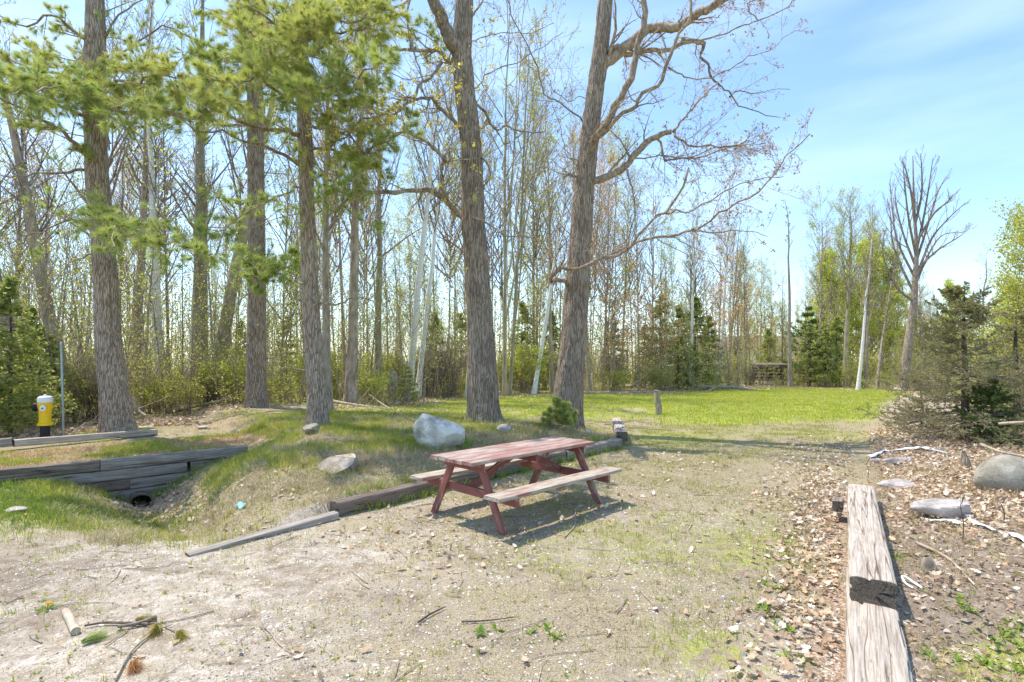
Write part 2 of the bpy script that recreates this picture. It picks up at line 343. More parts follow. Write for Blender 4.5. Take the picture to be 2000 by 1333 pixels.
def spawn(P, R, rg, n, t0=.2, t1=.97, ang=(25, 60), L=(.3, .6), k=5, rr=.5, up=.2, wig=.12, absL=None, rmin=.003, droop=0., taperL=True, flat=None, rabs=None):
    "children for every polyline: returns P2, R2"
    Nn, kk, _ = P.shape
    t = (np.arange(n)[None]+rg.random((Nn, n)))/n*(t1-t0)+t0
    base = lerp_path(P, t); r = lerp_path(R, t)
    e = .03; d = norm(lerp_path(P, np.minimum(t+e, 1))-lerp_path(P, np.maximum(t-e, 0)))
    plen = np.linalg.norm(np.diff(P, axis=1), axis=2).sum(1)[:, None]
    a = np.radians(rg.uniform(*ang, (Nn, n)))
    rnd = norm(rg.normal(size=(Nn, n, 3)))
    if flat is not None: rnd[..., 2] *= flat
    side = norm(rnd-(rnd*d).sum(-1, keepdims=True)*d)
    dr = np.cos(a)[..., None]*d+np.sin(a)[..., None]*side
    ln = rg.uniform(*(absL or L), (Nn, n))*(1 if absL else plen)
    if taperL: ln = ln*(1.15-.75*t)
    base = base.reshape(-1, 3); dr = dr.reshape(-1, 3); ln = ln.ravel(); r = r.ravel(); M = len(ln)
    Q = np.zeros((M, k, 3)); Q[:, 0] = base; cur = dr.copy(); st = ln/(k-1)
    for j in range(1, k):
        cur = norm(cur+rg.normal(size=(M, 3))*wig+np.array([0, 0, up-droop])*1.0/(k-1)*2)
        Q[:, j] = Q[:, j-1]+cur*st[:, None]
    s = np.linspace(0, 1, k)[None]
    r0 = np.minimum(r*rr, ln*.035)
    if rabs: r0 = np.full(M, rabs)
    Rr = np.maximum(r0[:, None]*(1-.8*s), rmin)
    return Q, Rr
def leafquads(C, size, rg, pal, asp=1.6, flat=1., jit=0.):
    "small bent leaf: one quad each at C"
    C = np.asarray(C); M = len(C)
    if jit: C = C+rg.normal(size=(M, 3))*jit
    d = norm(rg.normal(size=(M, 3))*np.array([1, 1, flat])); w = norm(np.cross(d, norm(rg.normal(size=(M, 3)))))
    s = rg.uniform(.6, 1.3, (M, 1))*size
    V = np.stack([C, C+d*s*.5*asp+w*s*.45, C+d*s*asp, C+d*s*.5*asp-w*s*.45], 1)
    pal = np.asarray(pal, float); col = pal[rg.integers(0, len(pal), M)]*rg.uniform(.8, 1.2, (M, 1))
    return V.reshape(-1, 3), np.arange(M*4).reshape(M, 4)

# palettes (real leaf colours)
YG = [(.44, .48, .12), (.52, .53, .16), (.40, .45, .12), (.58, .55, .22)]
LIME = [(.46, .53, .10), (.54, .58, .14), (.40, .48, .10), (.60, .60, .20)]
OLIVE = [(.32, .35, .13), (.38, .39, .15), (.44, .42, .19)]
BUDS = [(.38, .24, .15), (.45, .30, .2), (.32, .20, .13), (.5, .36, .22)]
RED = [(.66, .38, .24), (.72, .46, .30), (.62, .34, .22), (.66, .50, .32)]
CEDAR = [(.24, .30, .11), (.32, .37, .13), (.38, .42, .16), (.44, .45, .21)]
PINE = [(.30, .40, .14), (.37, .46, .16), (.44, .50, .19), (.50, .54, .23)]
PINEO = [(.40, .46, .15), (.50, .54, .19), (.58, .58, .25), (.40, .46, .15)]
PINER = [(.52, .38, .18)]
CATKIN = [(.66, .56, .13), (.72, .64, .22), (.60, .55, .18)]

# ------------------------------------------------------------------ ground sheet
def axis(lo, hi, st, outer, n):
    a = np.arange(lo, hi+st/2, st); g = np.geomspace(st, outer, n)
    return np.concatenate([lo-np.cumsum(g)[::-1], a, hi+np.cumsum(g)])
gx = axis(-12.5, 11.5, .085, 26, 26); gy = np.concatenate([[-60, -30, -12, -5, -2, 0, .8], np.arange(1.5, 20, .085), 20+np.cumsum(np.geomspace(.1, 40, 60))])
GX, GY_ = np.meshgrid(gx, gy); nx_, ny_ = len(gx), len(gy)
gxr, gyr = GX.ravel(), GY_.ravel()
def masks(x, y):
    "how much of each ground cover lies at (x, y): lawn, dry grass, leaf litter, dirt"
    s = (x-WA[0])*WN[0]+(y-WA[1])*WN[1]; t = (x-WA[0])*WU[0]+(y-WA[1])*WU[1]
    sb = (x-TB[0])*TN[0]+(y-TB[1])*TN[1]; tb = (x-TB[0])*TU[0]+(y-TB[1])*TU[1]
    sr = (x-RB[0])*RN[0]+(y-RB[1])*RN[1]; tr = (x-RB[0])*RU[0]+(y-RB[1])*RU[1]
    nb = fbm(x*.5, y*.5, 4.4, 4)-.5; nb2 = fbm(x*1.7, y*1.7, 9.4, 3)-.5
    yy = np.maximum(y, .5); px = 1000+F*x/yy
    forest = edgeY(px)
    inl = sm(y+nb*5+nb2*2, 12.5, 18.5)*(1-sm(y-forest, -1.2, .6))*(1-sm(px, 1690+70*sm(y, 20, 32), 1740+70*sm(y, 20, 32)))*sm(px, 700, 860)
    lawn = inl*(.86+nb*1.3+nb2*.5)
    lawn = np.maximum(lawn, sm(sb, .4, 1.6)*sm(tb, 2, 3.5)*(1-sm(tb, 8, 10))*(.48+nb*1.4)*(1-sm(y, 17, 20)))
    lawn = np.maximum(lawn, .42*sm(y, 8.5, 13)*(1-sm(y, 13.5, 15.5))*(x > 1.5)+nb*.8*(y > 7))
    lawn = np.maximum(lawn, (.30+nb*1.3)*sm(y, 3.5, 5)*(1-sm(y, 8, 12))*sm(x, -1.5, .5)*(1-sm(x-y*.35, .8, 1.8))*.9)
    lm = np.exp(-((x+6.2)/2.0)**2-((y-7.1)/.95)**2)      # green slope left of the ditch
    lawn = np.maximum(lawn, lm*.95+nb*.3*(lm > .2))
    lawn = np.maximum(lawn, .52*np.exp(-((x-1.2)/.55)**2-((y-3.3)/.55)**2)+nb2*.3)
    lawn = np.maximum(lawn, .62*sm(sr, .2, .5)*(1-sm(y, 3.0, 3.7))*(y < 4))
    bed = ((s > .1) & (t < 4.5))*(1-sm(s, 1.2, 2.4))
    berm = sm(sb, .1, .3)*sm(tb, -1.6, -.6)*(1-sm(tb, 7, 9))*(1-sm(y, 15, 18))
    dry = np.clip(.62*sm(y, 5.5, 8.5)*(y < 18)+.42*sm(x, -1.5, .5)*sm(y, 3.0, 5.5), 0, 1)+nb*.5+nb2*.3
    dry = np.maximum(dry, berm*.9); dry = np.maximum(dry, bed*.9)
    dry = np.maximum(dry, .35+nb)
    dry = dry*(1-.9*sm(-x, .3, 2.2)*(1-sm(y, 4.8, 5.6))*(y < 6.2))
    d = ditch(x, y)
    leaf = sm(d, .15, .36)*(.75+nb2)*sm(x, -6.8, -5.6)
    lr = np.exp(-((sr+.1)/.34)**2)*sm(tr, -.5, .2)*(1-sm(tr, 5.6, 7.5))
    leaf = np.maximum(leaf, lr*.75+nb2*.5*(lr > .2))
    rr_ = sm(sr, .1, .5)*sm(tr, 3.3, 4.2)*(1-sm(y, 13, 16))
    leaf = np.maximum(leaf, rr_*.72+nb2*.6*(rr_ > .1))
    frs = sm(y-forest, -.4, .8)
    leaf = np.maximum(leaf, frs*(.60+nb*1.2))
    lf2 = sm(y, 12, 14)*sm(-px, -900, -820)*(1-sm(y, 17, 20))
    leaf = np.maximum(leaf, lf2*(.42+nb))
    lawn = np.maximum(lawn, frs*(.42-nb*1.2)*.9)
    lawn = lawn*(1-.75*berm*(1-sm(sb, 1.1, 2.3))*sm(sb, .15, .4)*(1-.5*sm(tb, 2.5, 4)))*(1-.5*bed)
    dirt = sm(sr, .1, .3)*(1-sm(tr, 4.4, 5.4))*.95
    dirt = np.maximum(dirt, .35+nb*.9)
    dry = dry*(1-.85*sm(sr, 0, .2)*(1-sm(tr, 5, 6.5)))
    return [np.clip(v, 0, 1) for v in (lawn, dry, leaf, dirt)]
EP = [(-400, 13), (0, 13.2), (200, 14.5), (300, 16), (560, 17.5), (700, 19), (830, 22), (880, 26), (1000, 28.5), (1200, 30), (1400, 32), (1480, 36), (1560, 38), (1680, 34), (1800, 31), (1850, 26), (1950, 17), (2400, 13)]
def edgeY(px): return np.interp(px, [e[0] for e in EP], [e[1] for e in EP])
gz = Hh(gxr, gyr); mk = masks(gxr, gyr)
gi = np.arange(nx_*ny_).reshape(ny_, nx_)
gf = np.stack([gi[:-1, :-1], gi[:-1, 1:], gi[1:, 1:], gi[1:, :-1]], -1).reshape(-1, 4)
link('ground', mesh('ground', np.stack([gxr, gyr, gz], 1), [gf], 'ground_cover', extra=np.stack(mk, 1)), kind='structure')

# ------------------------------------------------------------------ timbers and logs
timber_mat('timber_end', (.06, .048, .038), (.15, .125, .10), (.27, .23, .19), .3)
def frame(p0, p1, roll=0.):
    d = (p1-p0).normalized(); y = Vector((0, 0, 1)).cross(d).normalized(); z = d.cross(y)
    m = Matrix((d, y, z)).transposed().to_4x4(); m = m @ Matrix.Rotation(roll, 4, 'X'); m.translation = (p0+p1)/2
    return m
def timber_mesh(name, L, w, h, mat, seed, cracks=3, rough=.006, worn=.012, notch=None):
    rg = np.random.default_rng(seed); ns = max(10, int(L/.04)); npm = 84
    th = np.linspace(0, 2*math.pi, npm, endpoint=False)+.01
    c, s = np.cos(th), np.sin(th); p = 9
    q = (np.abs(c)**p+np.abs(s)**p)**(-1/p); cy, cz = c*q, s*q
    xs = np.linspace(-L/2, L/2, ns); X, I = np.meshgrid(xs, np.arange(npm), indexing='ij')
    n = fbm(X*2+seed, cy[I]*2, cz[I]*2+seed, 4)-.5; n2 = fbm(X*1.2+seed, cy[I]*16, cz[I]*16, 3)-.5
    k = 1+n*.10+n2*(rough*10)
    edge = np.minimum(np.abs(np.abs(cy[I])-1), np.abs(np.abs(cz[I])-1))+0
    corner = (np.abs(cy[I])*np.abs(cz[I]))**6
    k -= corner*worn*8*fbm(X*3+seed*2, cy[I], cz[I], 3)
    ck = np.zeros_like(k)
    for j in range(cracks):
        a0 = rg.choice([math.pi/2, math.pi, math.pi/2, 0])+rg.normal()*.3; x0 = rg.uniform(-.5, .5)*L; ll = rg.uniform(.3, .7)*L
        wv = a0+.10*np.sin(X*2.2+j)+.05*np.sin(X*9+j)
        dd = np.abs((th[I]-wv+math.pi) % (2*math.pi)-math.pi)
        ck = ck+(dd < .075)*np.clip(1-np.abs(X-x0)/(ll*.5), 0, 1)**.5*.15
    k = k-np.minimum(ck, .15)
    Y = cy[I]*w/2*k; Z = cz[I]*h/2*k
    X2 = X+np.where(np.abs(X) > L/2-.001, (fbm(cy[I]*3, cz[I]*3, seed+.5, 2)-.5)*.012, 0)
    V = np.stack([X2, Y, Z], -1).reshape(-1, 3)
    idx = np.arange(ns*npm).reshape(ns, npm); nx = np.roll(idx, -1, 1)
    Fq = np.stack([idx[:-1], nx[:-1], nx[1:], idx[1:]], -1).reshape(-1, 4)
    b = Buf(); b.add(V, Fq)
    for e, sg in ((0, -1), (ns-1, 1)):
        ring = V.reshape(ns, npm, 3)[e]; kk = 1.; prev = ring; rings = [ring]
        for f in (.96, .6, .3):
            r2 = ring*np.array([0, f, f])+np.array([sg*(L/2+(.004 if f < .9 else .006)), 0, 0]); ang = th
            chk = .03*((np.abs((ang-1.3-seed*.37+math.pi) % (2*math.pi)-math.pi) < .16*f+.04) | (np.abs((ang-3.6-seed*.61+math.pi) % (2*math.pi)-math.pi) < .13))*(f < .9); r2[:, 0] -= sg*chk; rings.append(r2)
        rr = np.concatenate(rings); id2 = np.arange(len(rr)).reshape(4, npm); n2_ = np.roll(id2, -1, 1)
        a, bb_ = (id2, n2_) if sg > 0 else (n2_, id2)
        fc = np.stack([a[:-1], bb_[:-1], bb_[1:], a[1:]], -1).reshape(-1, 4)
        cap = id2[3] if sg > 0 else id2[3][::-1]
        b.add(rr, [fc, cap[None]], 1)
    me = b.mesh(name, [mat, 'timber_end'], True); me.set_sharp_from_angle(angle=rad(50)); return me
def timber(name, p0, p1, w, h, mat, seed, label=None, cat=None, parent=None, group=None, roll=0., **k):
    p0, p1 = Vector(p0), Vector(p1); me = timber_mesh(name, (p1-p0).length, w, h, mat, seed, **k)
    o = link(name, me); o.matrix_world = frame(p0, p1, roll)
    if parent: o.parent = parent; o.matrix_parent_inverse = parent.matrix_world.inverted()
    if label: o['label'] = label
    if cat: o['category'] = cat
    if group: o['group'] = group
    return o
# retaining wall on the left: its timbers are laid one on another
def wp(t, s=0., z=0.): v = WA+WU*t+WN*s; return Vector((v[0], v[1], z))
wall = thing('retaining_wall', 'low retaining wall of stacked dark weathered timbers above the ditch', 'retaining wall', wp(0, 0, 0))
bpy.context.view_layer.update()
course = [(.055, [(-4.2, -1.9, 'timber_dark'), (-1.89, 1.19, 'timber_dark'), (1.205, 3.45, 'timber_grey')]),
          (-.128, [(-4.2, -.9, 'timber_dark'), (-.89, 2.44, 'timber_grey'), (2.50, 3.4, 'timber_dark')]),
          (-.310, [(-2.2, 1.60, 'timber_dark'), (1.61, 2.52, 'timber_grey')]),
          (-.492, [(.2, 2.47, 'timber_grey')])]
i = 0
for zc, row in course:
    for a, b_, m in row:
        i += 1
        timber('timber', wp(a, .0+.012*(i % 3), zc), wp(b_, .0+.012*((i+1) % 3), zc+.004), .20, .18, m, 20+i, parent=wall)
# curb of the bed behind
cg = 'edging timbers of the needle-covered bed'
timber('edging_timber', W(-140, 880, 9.3), W(24, 862, 9.93), .13, .13, 'timber_grey', 51, 'short grey edging timber at the left edge, below the hydrant bush', 'timber', group=cg)
timber('edging_timber', W(26, 866, 9.95), W(305, 844, 12.0), .14, .13, 'timber_pale', 52, 'long pale edging timber in front of the yellow hydrant and left pine', 'timber', group=cg)
def tp(t, s=0., z=0.): v = TB+TU*t+TN*s; return Vector((v[0], v[1], z))
tg = 'timbers edging the grassy berm behind the table'
timber('edging_timber', tp(0, 0, .085), tp(2.62, 0, .10), .19, .18, 'timber_dark', 61, 'thick dark timber with cracked end, left of the picnic table', 'timber', group=tg, cracks=5)
timber('edging_timber', tp(2.66, .02, .095), tp(4.5, 0, .10), .19, .18, 'timber_dark', 62, 'dark timber lying behind the picnic table seat', 'timber', group=tg)
timber('edging_timber', tp(4.55, .0, .09), tp(6.5, -.02, .10), .20, .19, 'timber_grey', 63, 'rounded brown timber emerging right of the picnic table top', 'timber', group=tg)
timber('edging_timber', Vector((2.32, 11.25, .2)), Vector((2.72, 13.9, .22)), .24, .2, 'timber_pale', 64, 'short grey timber end turning the corner beyond the table', 'timber', group=tg)
# thin half buried board from the berm timber towards the sand
a = G(657, 1014); b_ = G(366, 1086); mdl = G(520, 1046)
def smooth_path(P, k):
    "Catmull-Rom resample (1,m,3) to k points"
    P = np.asarray(P, float).reshape(-1, P[0].__len__() if not hasattr(P, 'shape') else P.shape[-1]); m = len(P)
    Q = np.vstack([2*P[0]-P[1], P, 2*P[-1]-P[-2]]); u = np.linspace(0, m-1-1e-6, k); i = u.astype(int); f = (u-i)[:, None]
    a, b, c, d = Q[i], Q[i+1], Q[i+2], Q[i+3]
    return .5*(2*b+(c-a)*f+(2*a-5*b+4*c-d)*f*f+(3*b-a-3*c+d)*f**3)
def log_mesh(name, path, r0, r1, mat, seed, n=16, step=.06, amp=.12, caps=True):
    path = np.asarray(path, float); L = np.linalg.norm(np.diff(path, axis=0), axis=1).sum(); k = max(6, int(L/step))
    Q = smooth_path(path, k); R = np.interp(np.linspace(0, 1, k), [0, 1], [r0, r1])
    V, Fq = tubes(Q[None], R[None], n)
    V3 = V.reshape(k, n, 3); C = Q[:, None]; d = V3-C
    nn = fbm(V3[..., 0]*2+seed, V3[..., 1]*2, V3[..., 2]*2, 2)-.5
    th = np.arange(n)[None]*7.7; n2 = fbm(np.linspace(0, L*1.2, k)[:, None]+th*0, th, seed+.3, 2)-.5
    V3 = C+d*(1+nn[..., None]*amp*1.6+n2[..., None]*amp*2)
    b = Buf(); b.add(V3.reshape(-1, 3), Fq)
    if caps:
        idx = np.arange(k*n).reshape(k, n); b.F.append(idx[0][::-1][None]); b.M.append(0); b.F.append(idx[-1][None]); b.M.append(0)
    me = b.mesh(name, mat); return me
LG = link('log', timber_mesh('log', (a-b_).length, .12, .11, 'wood_grey', 4, cracks=3)); LG.matrix_world = frame(b_+Vector((0, 0, -.03)), a+Vector((0, 0, .03)))
LG['label'] = 'thin grey half-buried timber running from the thick timber to the sand'; LG['category'] = 'log'
# right timbers
def rp(t, s=0., z=0.): v = RB+RU*t+RN*s; return Vector((v[0], v[1], z))
rg_ = 'timbers along the right leaf strip'
timber('edging_timber', rp(-.9, .02, .02), rp(2.6, .03, .06), .30, .18, 'timber_pale', 72, 'nearest pale cracked timber, under the dark-ended long one, bottom right', 'timber', group=rg_, cracks=9)
timber('edging_timber', rp(1.90, .03, .225), rp(5.0, .03, .25), .27, .18, 'timber_pale', 73, 'long pale weathered timber with dark cracked end on the right', 'timber', group=rg_, cracks=7)
timber('wood_block', rp(4.5, -.20, .17), rp(4.75, -.19, .16), .10, .12, 'timber_grey', 74, 'small grey wood block beside the far end of the long right timber', 'wood block')

# ------------------------------------------------------------------ picnic table
def plank(name, p0, p1, w, h, mat, parent, seed, bev=.004, wobble=.004, roll=0.):
    p0, p1 = Vector(p0), Vector(p1); L = (p1-p0).length; ns = 24
    rg = np.random.default_rng(seed)
    pr = [(-1, -1), (-1, 1), (1, 1), (1, -1)]; prof = []
    for (a, b_), (da, db) in zip(pr, [(0, 1), (1, 0), (0, -1), (-1, 0)]):
        prof.append((a*w/2-a*bev*(da != 0 or 0)-(0 if da else 0), b_*h/2))
    pts = []
    for a, b_ in pr:
        if a*b_ > 0: pts += [(a*(w/2-bev), b_*h/2), (a*w/2, b_*(h/2-bev))]
        else: pts += [(a*w/2, b_*(h/2-bev)), (a*(w/2-bev), b_*h/2)]
    pts = np.array(pts); m = len(pts); xs = np.linspace(-L/2, L/2, ns)
    V = np.zeros((ns, m, 3)); V[..., 0] = xs[:, None]; V[..., 1] = pts[:, 0]; V[..., 2] = pts[:, 1]
    nz = fbm(xs[:, None]*9+seed*3.3, pts[None, :, 0]*20+5, pts[None, :, 1]*20, 3)-.5
    V[..., 1] += nz*wobble*np.sign(pts[:, 0]); V[..., 2] += nz*wobble*.6*np.sign(pts[:, 1])
    V[..., 2] += ((fbm(xs*1.1+seed, xs*0, 2., 2)-.5)*wobble*1.5)[:, None]
    V[0, :, 0] += rg.normal(size=m)*.002; V[-1, :, 0] += rg.normal(size=m)*.002
    idx = np.arange(ns*m).reshape(ns, m); nx = np.roll(idx, -1, 1)
    Fq = np.stack([idx[:-1], idx[1:], nx[1:], nx[:-1]], -1).reshape(-1, 4)
    me = mesh(name, V.reshape(-1, 3), [Fq, idx[0][None], idx[-1][::-1][None]], mat, smooth=False)
    o = link(name, me); o.parent = parent; o.matrix_local = frame(p0, p1, roll); return o
tab = thing('picnic_table', 'weathered red wooden picnic table with peeling paint and attached benches', 'picnic table', (.083, 6.473, 0), (0, 0, .779))
tab.location.z = 0.0
HT, L2, W2 = .735, 1.05, .354
for j in range(5):
    yc = -W2+.0708+j*.1416
    plank('tabletop_plank', (-L2-.01*((j*7) % 3), yc, HT-.019), (L2+.01*((j*5) % 3), yc, HT-.019+.002*(j % 2)), .136, .038, 'paint_top', tab, 80+j)
FXX = .864
for sx in (-1, 1):
    x = sx*FXX
    plank('crossbeam', (x, -W2+.02, HT-.085), (x, W2-.02, HT-.085), .038, .09, 'paint_red', tab, 90+sx)
    for sy in (-1, 1):
        # foot on the ground, top butted against the crossbeam
        plank('leg', (x+.039*sx*-1, sy*.60, -.02), (x+.039*sx*-1, sy*.215, HT-.042), .038, .09, 'paint_red', tab, 95+sx*2+sy)
    plank('bench_support', (x-.078*sx, -.765, .353), (x-.078*sx, .765, .353), .038, .095, 'paint_red', tab, 100+sx)
    # diagonal brace from the bench support to the middle of the top
    plank('brace', (sx*.76, 0, .375), (sx*.10, 0, HT-.07), .09, .038, 'paint_red', tab, 104+sx, roll=rad(90))
plank('crossbeam', (0, -W2+.05, HT-.085), (0, W2-.05, HT-.085), .038, .09, 'paint_red', tab, 110)
for sy in (-1, 1):
    plank('bench_plank', (-L2-.0, sy*.655, .421), (L2+.01, sy*.655, .421), .235, .038, 'paint_bench', tab, 112+sy)
# legs are boards on edge: turn them so that the wide face looks along the table
# ------------------------------------------------------------------ fire hydrant
def lathe(prof, n=28):
    prof = np.array(prof, float); th = np.arange(n)/n*2*math.pi
    V = np.stack([prof[:, 0][:, None]*np.cos(th), prof[:, 0][:, None]*np.sin(th), np.repeat(prof[:, 1][:, None], n, 1)], -1)
    idx = np.arange(len(prof)*n).reshape(len(prof), n); nx = np.roll(idx, -1, 1)
    return V.reshape(-1, 3), np.stack([idx[:-1], nx[:-1], nx[1:], idx[1:]], -1).reshape(-1, 4)
def lathe_obj(name, prof, mat, parent, loc=(0, 0, 0), rot=(0, 0, 0), n=28):
    V, Fq = lathe(prof, n); me = mesh(name, V, [Fq], mat); me.set_sharp_from_angle(angle=rad(35)) if hasattr(me, 'set_sharp_from_angle') else None
    return link(name, me, parent, loc, rot)
hp = GY(88, 11.2); hp.z -= .05
hyd = thing('fire_hydrant', 'yellow fire hydrant with white cap beside the cedar bush', 'fire hydrant', hp, (0, 0, rad(14)))
hyd.scale = (.84, .84, 1)
lathe_obj('standpipe', [(0, 0), (.115, 0), (.115, .03), (.10, .05), (.10, .40), (.0, .40)], 'hydrant_black', hyd)
lathe_obj('barrel', [(0, .37), (.155, .37), (.16, .38), (.16, .405), (.15, .415), (.125, .43), (.122, .62), (.128, .68), (.14, .74), (.15, .80), (.15, .86), (0, .86)], 'hydrant_yellow', hyd)
cp = lathe_obj('cap', [(.153, .855), (.157, .87), (.155, .93), (.14, .965), (.10, .985), (.05, .992), (0, .994)], 'hydrant_white', hyd)
lathe_obj('operating_nut', [(0, .99), (.03, .99), (.028, 1.02), (0, 1.025)], 'hydrant_white', cp, n=5)
for q in range(8):
    a = q*math.pi/4
    lathe_obj('flange_bolt', [(0, 0), (.014, 0), (.014, .022), (0, .024)], 'hydrant_yellow', hyd, (.142*math.cos(a), .142*math.sin(a), .406), n=6)
nz = lathe_obj('nozzle', [(.0, .0), (.07, 0), (.068, .06), (.0, .06)], 'hydrant_yellow', hyd, (.03, -.10, .74), (rad(90), 0, rad(12)))
lathe_obj('nozzle_cap', [(.0, .0), (.062, 0), (.066, .02), (.06, .05), (.03, .062), (0, .064)], 'hydrant_white', nz, (0, 0, .055), n=20)
lathe_obj('nozzle_nut', [(0, 0), (.017, 0), (.016, .03), (0, .032)], 'hydrant_black', nz, (0, 0, .115), n=5)
n2 = lathe_obj('nozzle', [(.0, .0), (.075, 0), (.072, .07), (.0, .07)], 'hydrant_black', hyd, (-.12, 0, .76), (rad(90), 0, rad(-90)))
lathe_obj('nozzle_cap', [(.0, .0), (.085, 0), (.09, .03), (.075, .07), (0, .075)], 'hydrant_black', n2, (0, 0, .06), n=20)
n3 = lathe_obj('nozzle', [(.0, .0), (.04, 0), (.04, .04), (.0, .04)], 'hydrant_yellow', hyd, (.12, 0, .76), (rad(90), 0, rad(90)))
# galvanised rod
pb = GY(124, 11.6)
V, Fq = tubes(np.array([[(pb.x, pb.y, pb.z-.1), (pb.x-.02, pb.y, pb.z+1), (pb.x-.05, pb.y, pb.z+2.05)]]), np.array([[.024, .024, .024]]), 10)
rod = thing('metal_pole', 'thin grey galvanised marker pole right of the hydrant', 'pole', (0, 0, 0))
link('pole_tube', mesh('pole_tube', V, [Fq], 'galvanised'), rod)
V, Fq = tubes(np.array([[(pb.x-.05, pb.y, pb.z+2.04), (pb.x-.05, pb.y, pb.z+2.06), (pb.x-.05, pb.y, pb.z+2.075)]]), np.array([[.03, .03, .004]]), 10)
link('pole_cap', mesh('pole_cap', V, [Fq], 'galvanised'), rod)

# ------------------------------------------------------------------ stones
def rock_mesh(name, size, mat, seed, cuts=14, n=40, rough=.05, round_=0.):
    rg = np.random.default_rng(seed); th = np.linspace(0, math.pi, n//2+1)[1:-1]; ph = np.arange(n)/n*2*math.pi
    T, Ph = np.meshgrid(th, ph, indexing='ij'); D = np.stack([np.sin(T)*np.cos(Ph), np.sin(T)*np.sin(Ph), np.cos(T)], -1)
    D = np.concatenate([D.reshape(-1, 3), [[0, 0, 1], [0, 0, -1]]])
    r = np.full(len(D), 1.)
    for c in range(cuts):
        nrm = rg.normal(size=3); nrm /= np.linalg.norm(nrm); dd = rg.uniform(.55, .9); pr = D@nrm
        r = np.where(pr > 1e-3, np.minimum(r, dd/np.maximum(pr, 1e-3)), r)
    r = r*(1-round_)+round_
    r = r*(1+(fbm(D[:, 0]*2.5+seed, D[:, 1]*2.5, D[:, 2]*2.5, 4)-.5)*rough*4)
    V = D*r[:, None]*np.array(size); m = len(th)
    idx = np.arange(m*n).reshape(m, n); nx = np.roll(idx, -1, 1)
    Fq = np.stack([idx[:-1], idx[1:], nx[1:], nx[:-1]], -1).reshape(-1, 4)
    top = np.stack([np.full(n, m*n), idx[0], nx[0]], 1); bot = np.stack([np.full(n, m*n+1), nx[-1], idx[-1]], 1)
    me = mesh(name, V, [Fq, top, bot], mat); me.set_sharp_from_angle(angle=rad(22)); return me
def rock(px, py, size, mat, seed, label, cat='rock', sink=.3, rz=0., tilt=0., group=None, name='rock', Y=None, **k):
    p = G(px, py) if Y is None else GY(px, Y); p.z += size[2]*(1-sink)-size[2]*.0
    o = link(name, rock_mesh(name, size, mat, seed, **k), None, p, (tilt, 0, rz), label=label, category=cat)
    if group: o['group'] = group
    return o
bp = G(858, 868)
def boulder():
    # asymmetric boulder: steep on the left, sloping down to the right
    me = rock_mesh('boulder', (.54, .44, .37), 'rock_grey', 29, cuts=15, n=84, rough=.05, round_=.28)
    v = np.empty(len(me.vertices)*3, np.float32); me.vertices.foreach_get('co', v); v = v.reshape(-1, 3)
    v[:, 2] *= 1-.34*np.clip(v[:, 0]/.46, -.6, 1); v[:, 2] += (v[:, 2] > 0)*.04
    me.vertices.foreach_set('co', v.ravel()); me.update()
    link('boulder', me, None, (bp.x, bp.y, bp.z+.14), (0, 0, rad(8)), label='large grey-white boulder on the berm behind the picnic table', category='boulder')
boulder()
rock(1968, 955, (.36, .33, .27), 'rock_round', 31, 'smooth rounded olive-grey boulder at the right edge of frame', 'boulder', sink=.45, cuts=5, rough=.015, round_=.6, name='boulder')
rock(608, 846, (.20, .16, .13), 'rock_round', 32, 'small grey stone left of the front pine base', sink=.4)
rock(1075, 845, (.13, .1, .08), 'rock_grey', 33, 'small pale stone in grass between the table top and oaks', Y=12.2)
rock(985, 852, (.16, .12, .10), 'rock_tan', 34, 'brown stone just behind the picnic table top', Y=11.2)
rock(1142, 826, (.22, .14, .07), 'rock_grey', 35, 'flat white stone at the right foot of the right oak', Y=13.3)
rock(1752, 955, (.28, .14, .08), 'rock_tan', 36, 'pale pink flat stone above the long slab on the right', sink=.35)
rock(1760, 905, (.30, .12, .06), 'rock_tan', 37, 'flat pale stone beneath the white plastic sheet', sink=.35)
rock(1712, 905, (.10, .09, .06), 'rock_tan', 38, 'small tan stone at the left end of the white sheet', sink=.3)
rock(395, 838, (.20, .12, .05), 'rock_tan', 39, 'flat pale stone right of the left pine roots', sink=.3)
rock(285, 838, (.26, .18, .05), 'rock_tan', 40, 'flat tan slab at the foot of the left pine', sink=.3)
rock(1845, 1010, (.36, .15, .11), 'rock_tan', 41, 'long flat pinkish slab half buried in the right dirt bank', sink=.3, rz=rad(-12), cuts=10)
rock(1500, 783, (.16, .1, .06), 'rock_grey', 44, 'grey stone at the far lawn edge right of the oaks', Y=34)
rock(1757, 764, (.32, .2, .18), 'rock_grey', 42, 'grey stone at the foot of the fan-shaped bare tree', Y=32)
rock(30, 1000, (.13, .10, .035), 'rock_tan', 43, 'flat pale stone in the shaded grass at the left edge', sink=.2)
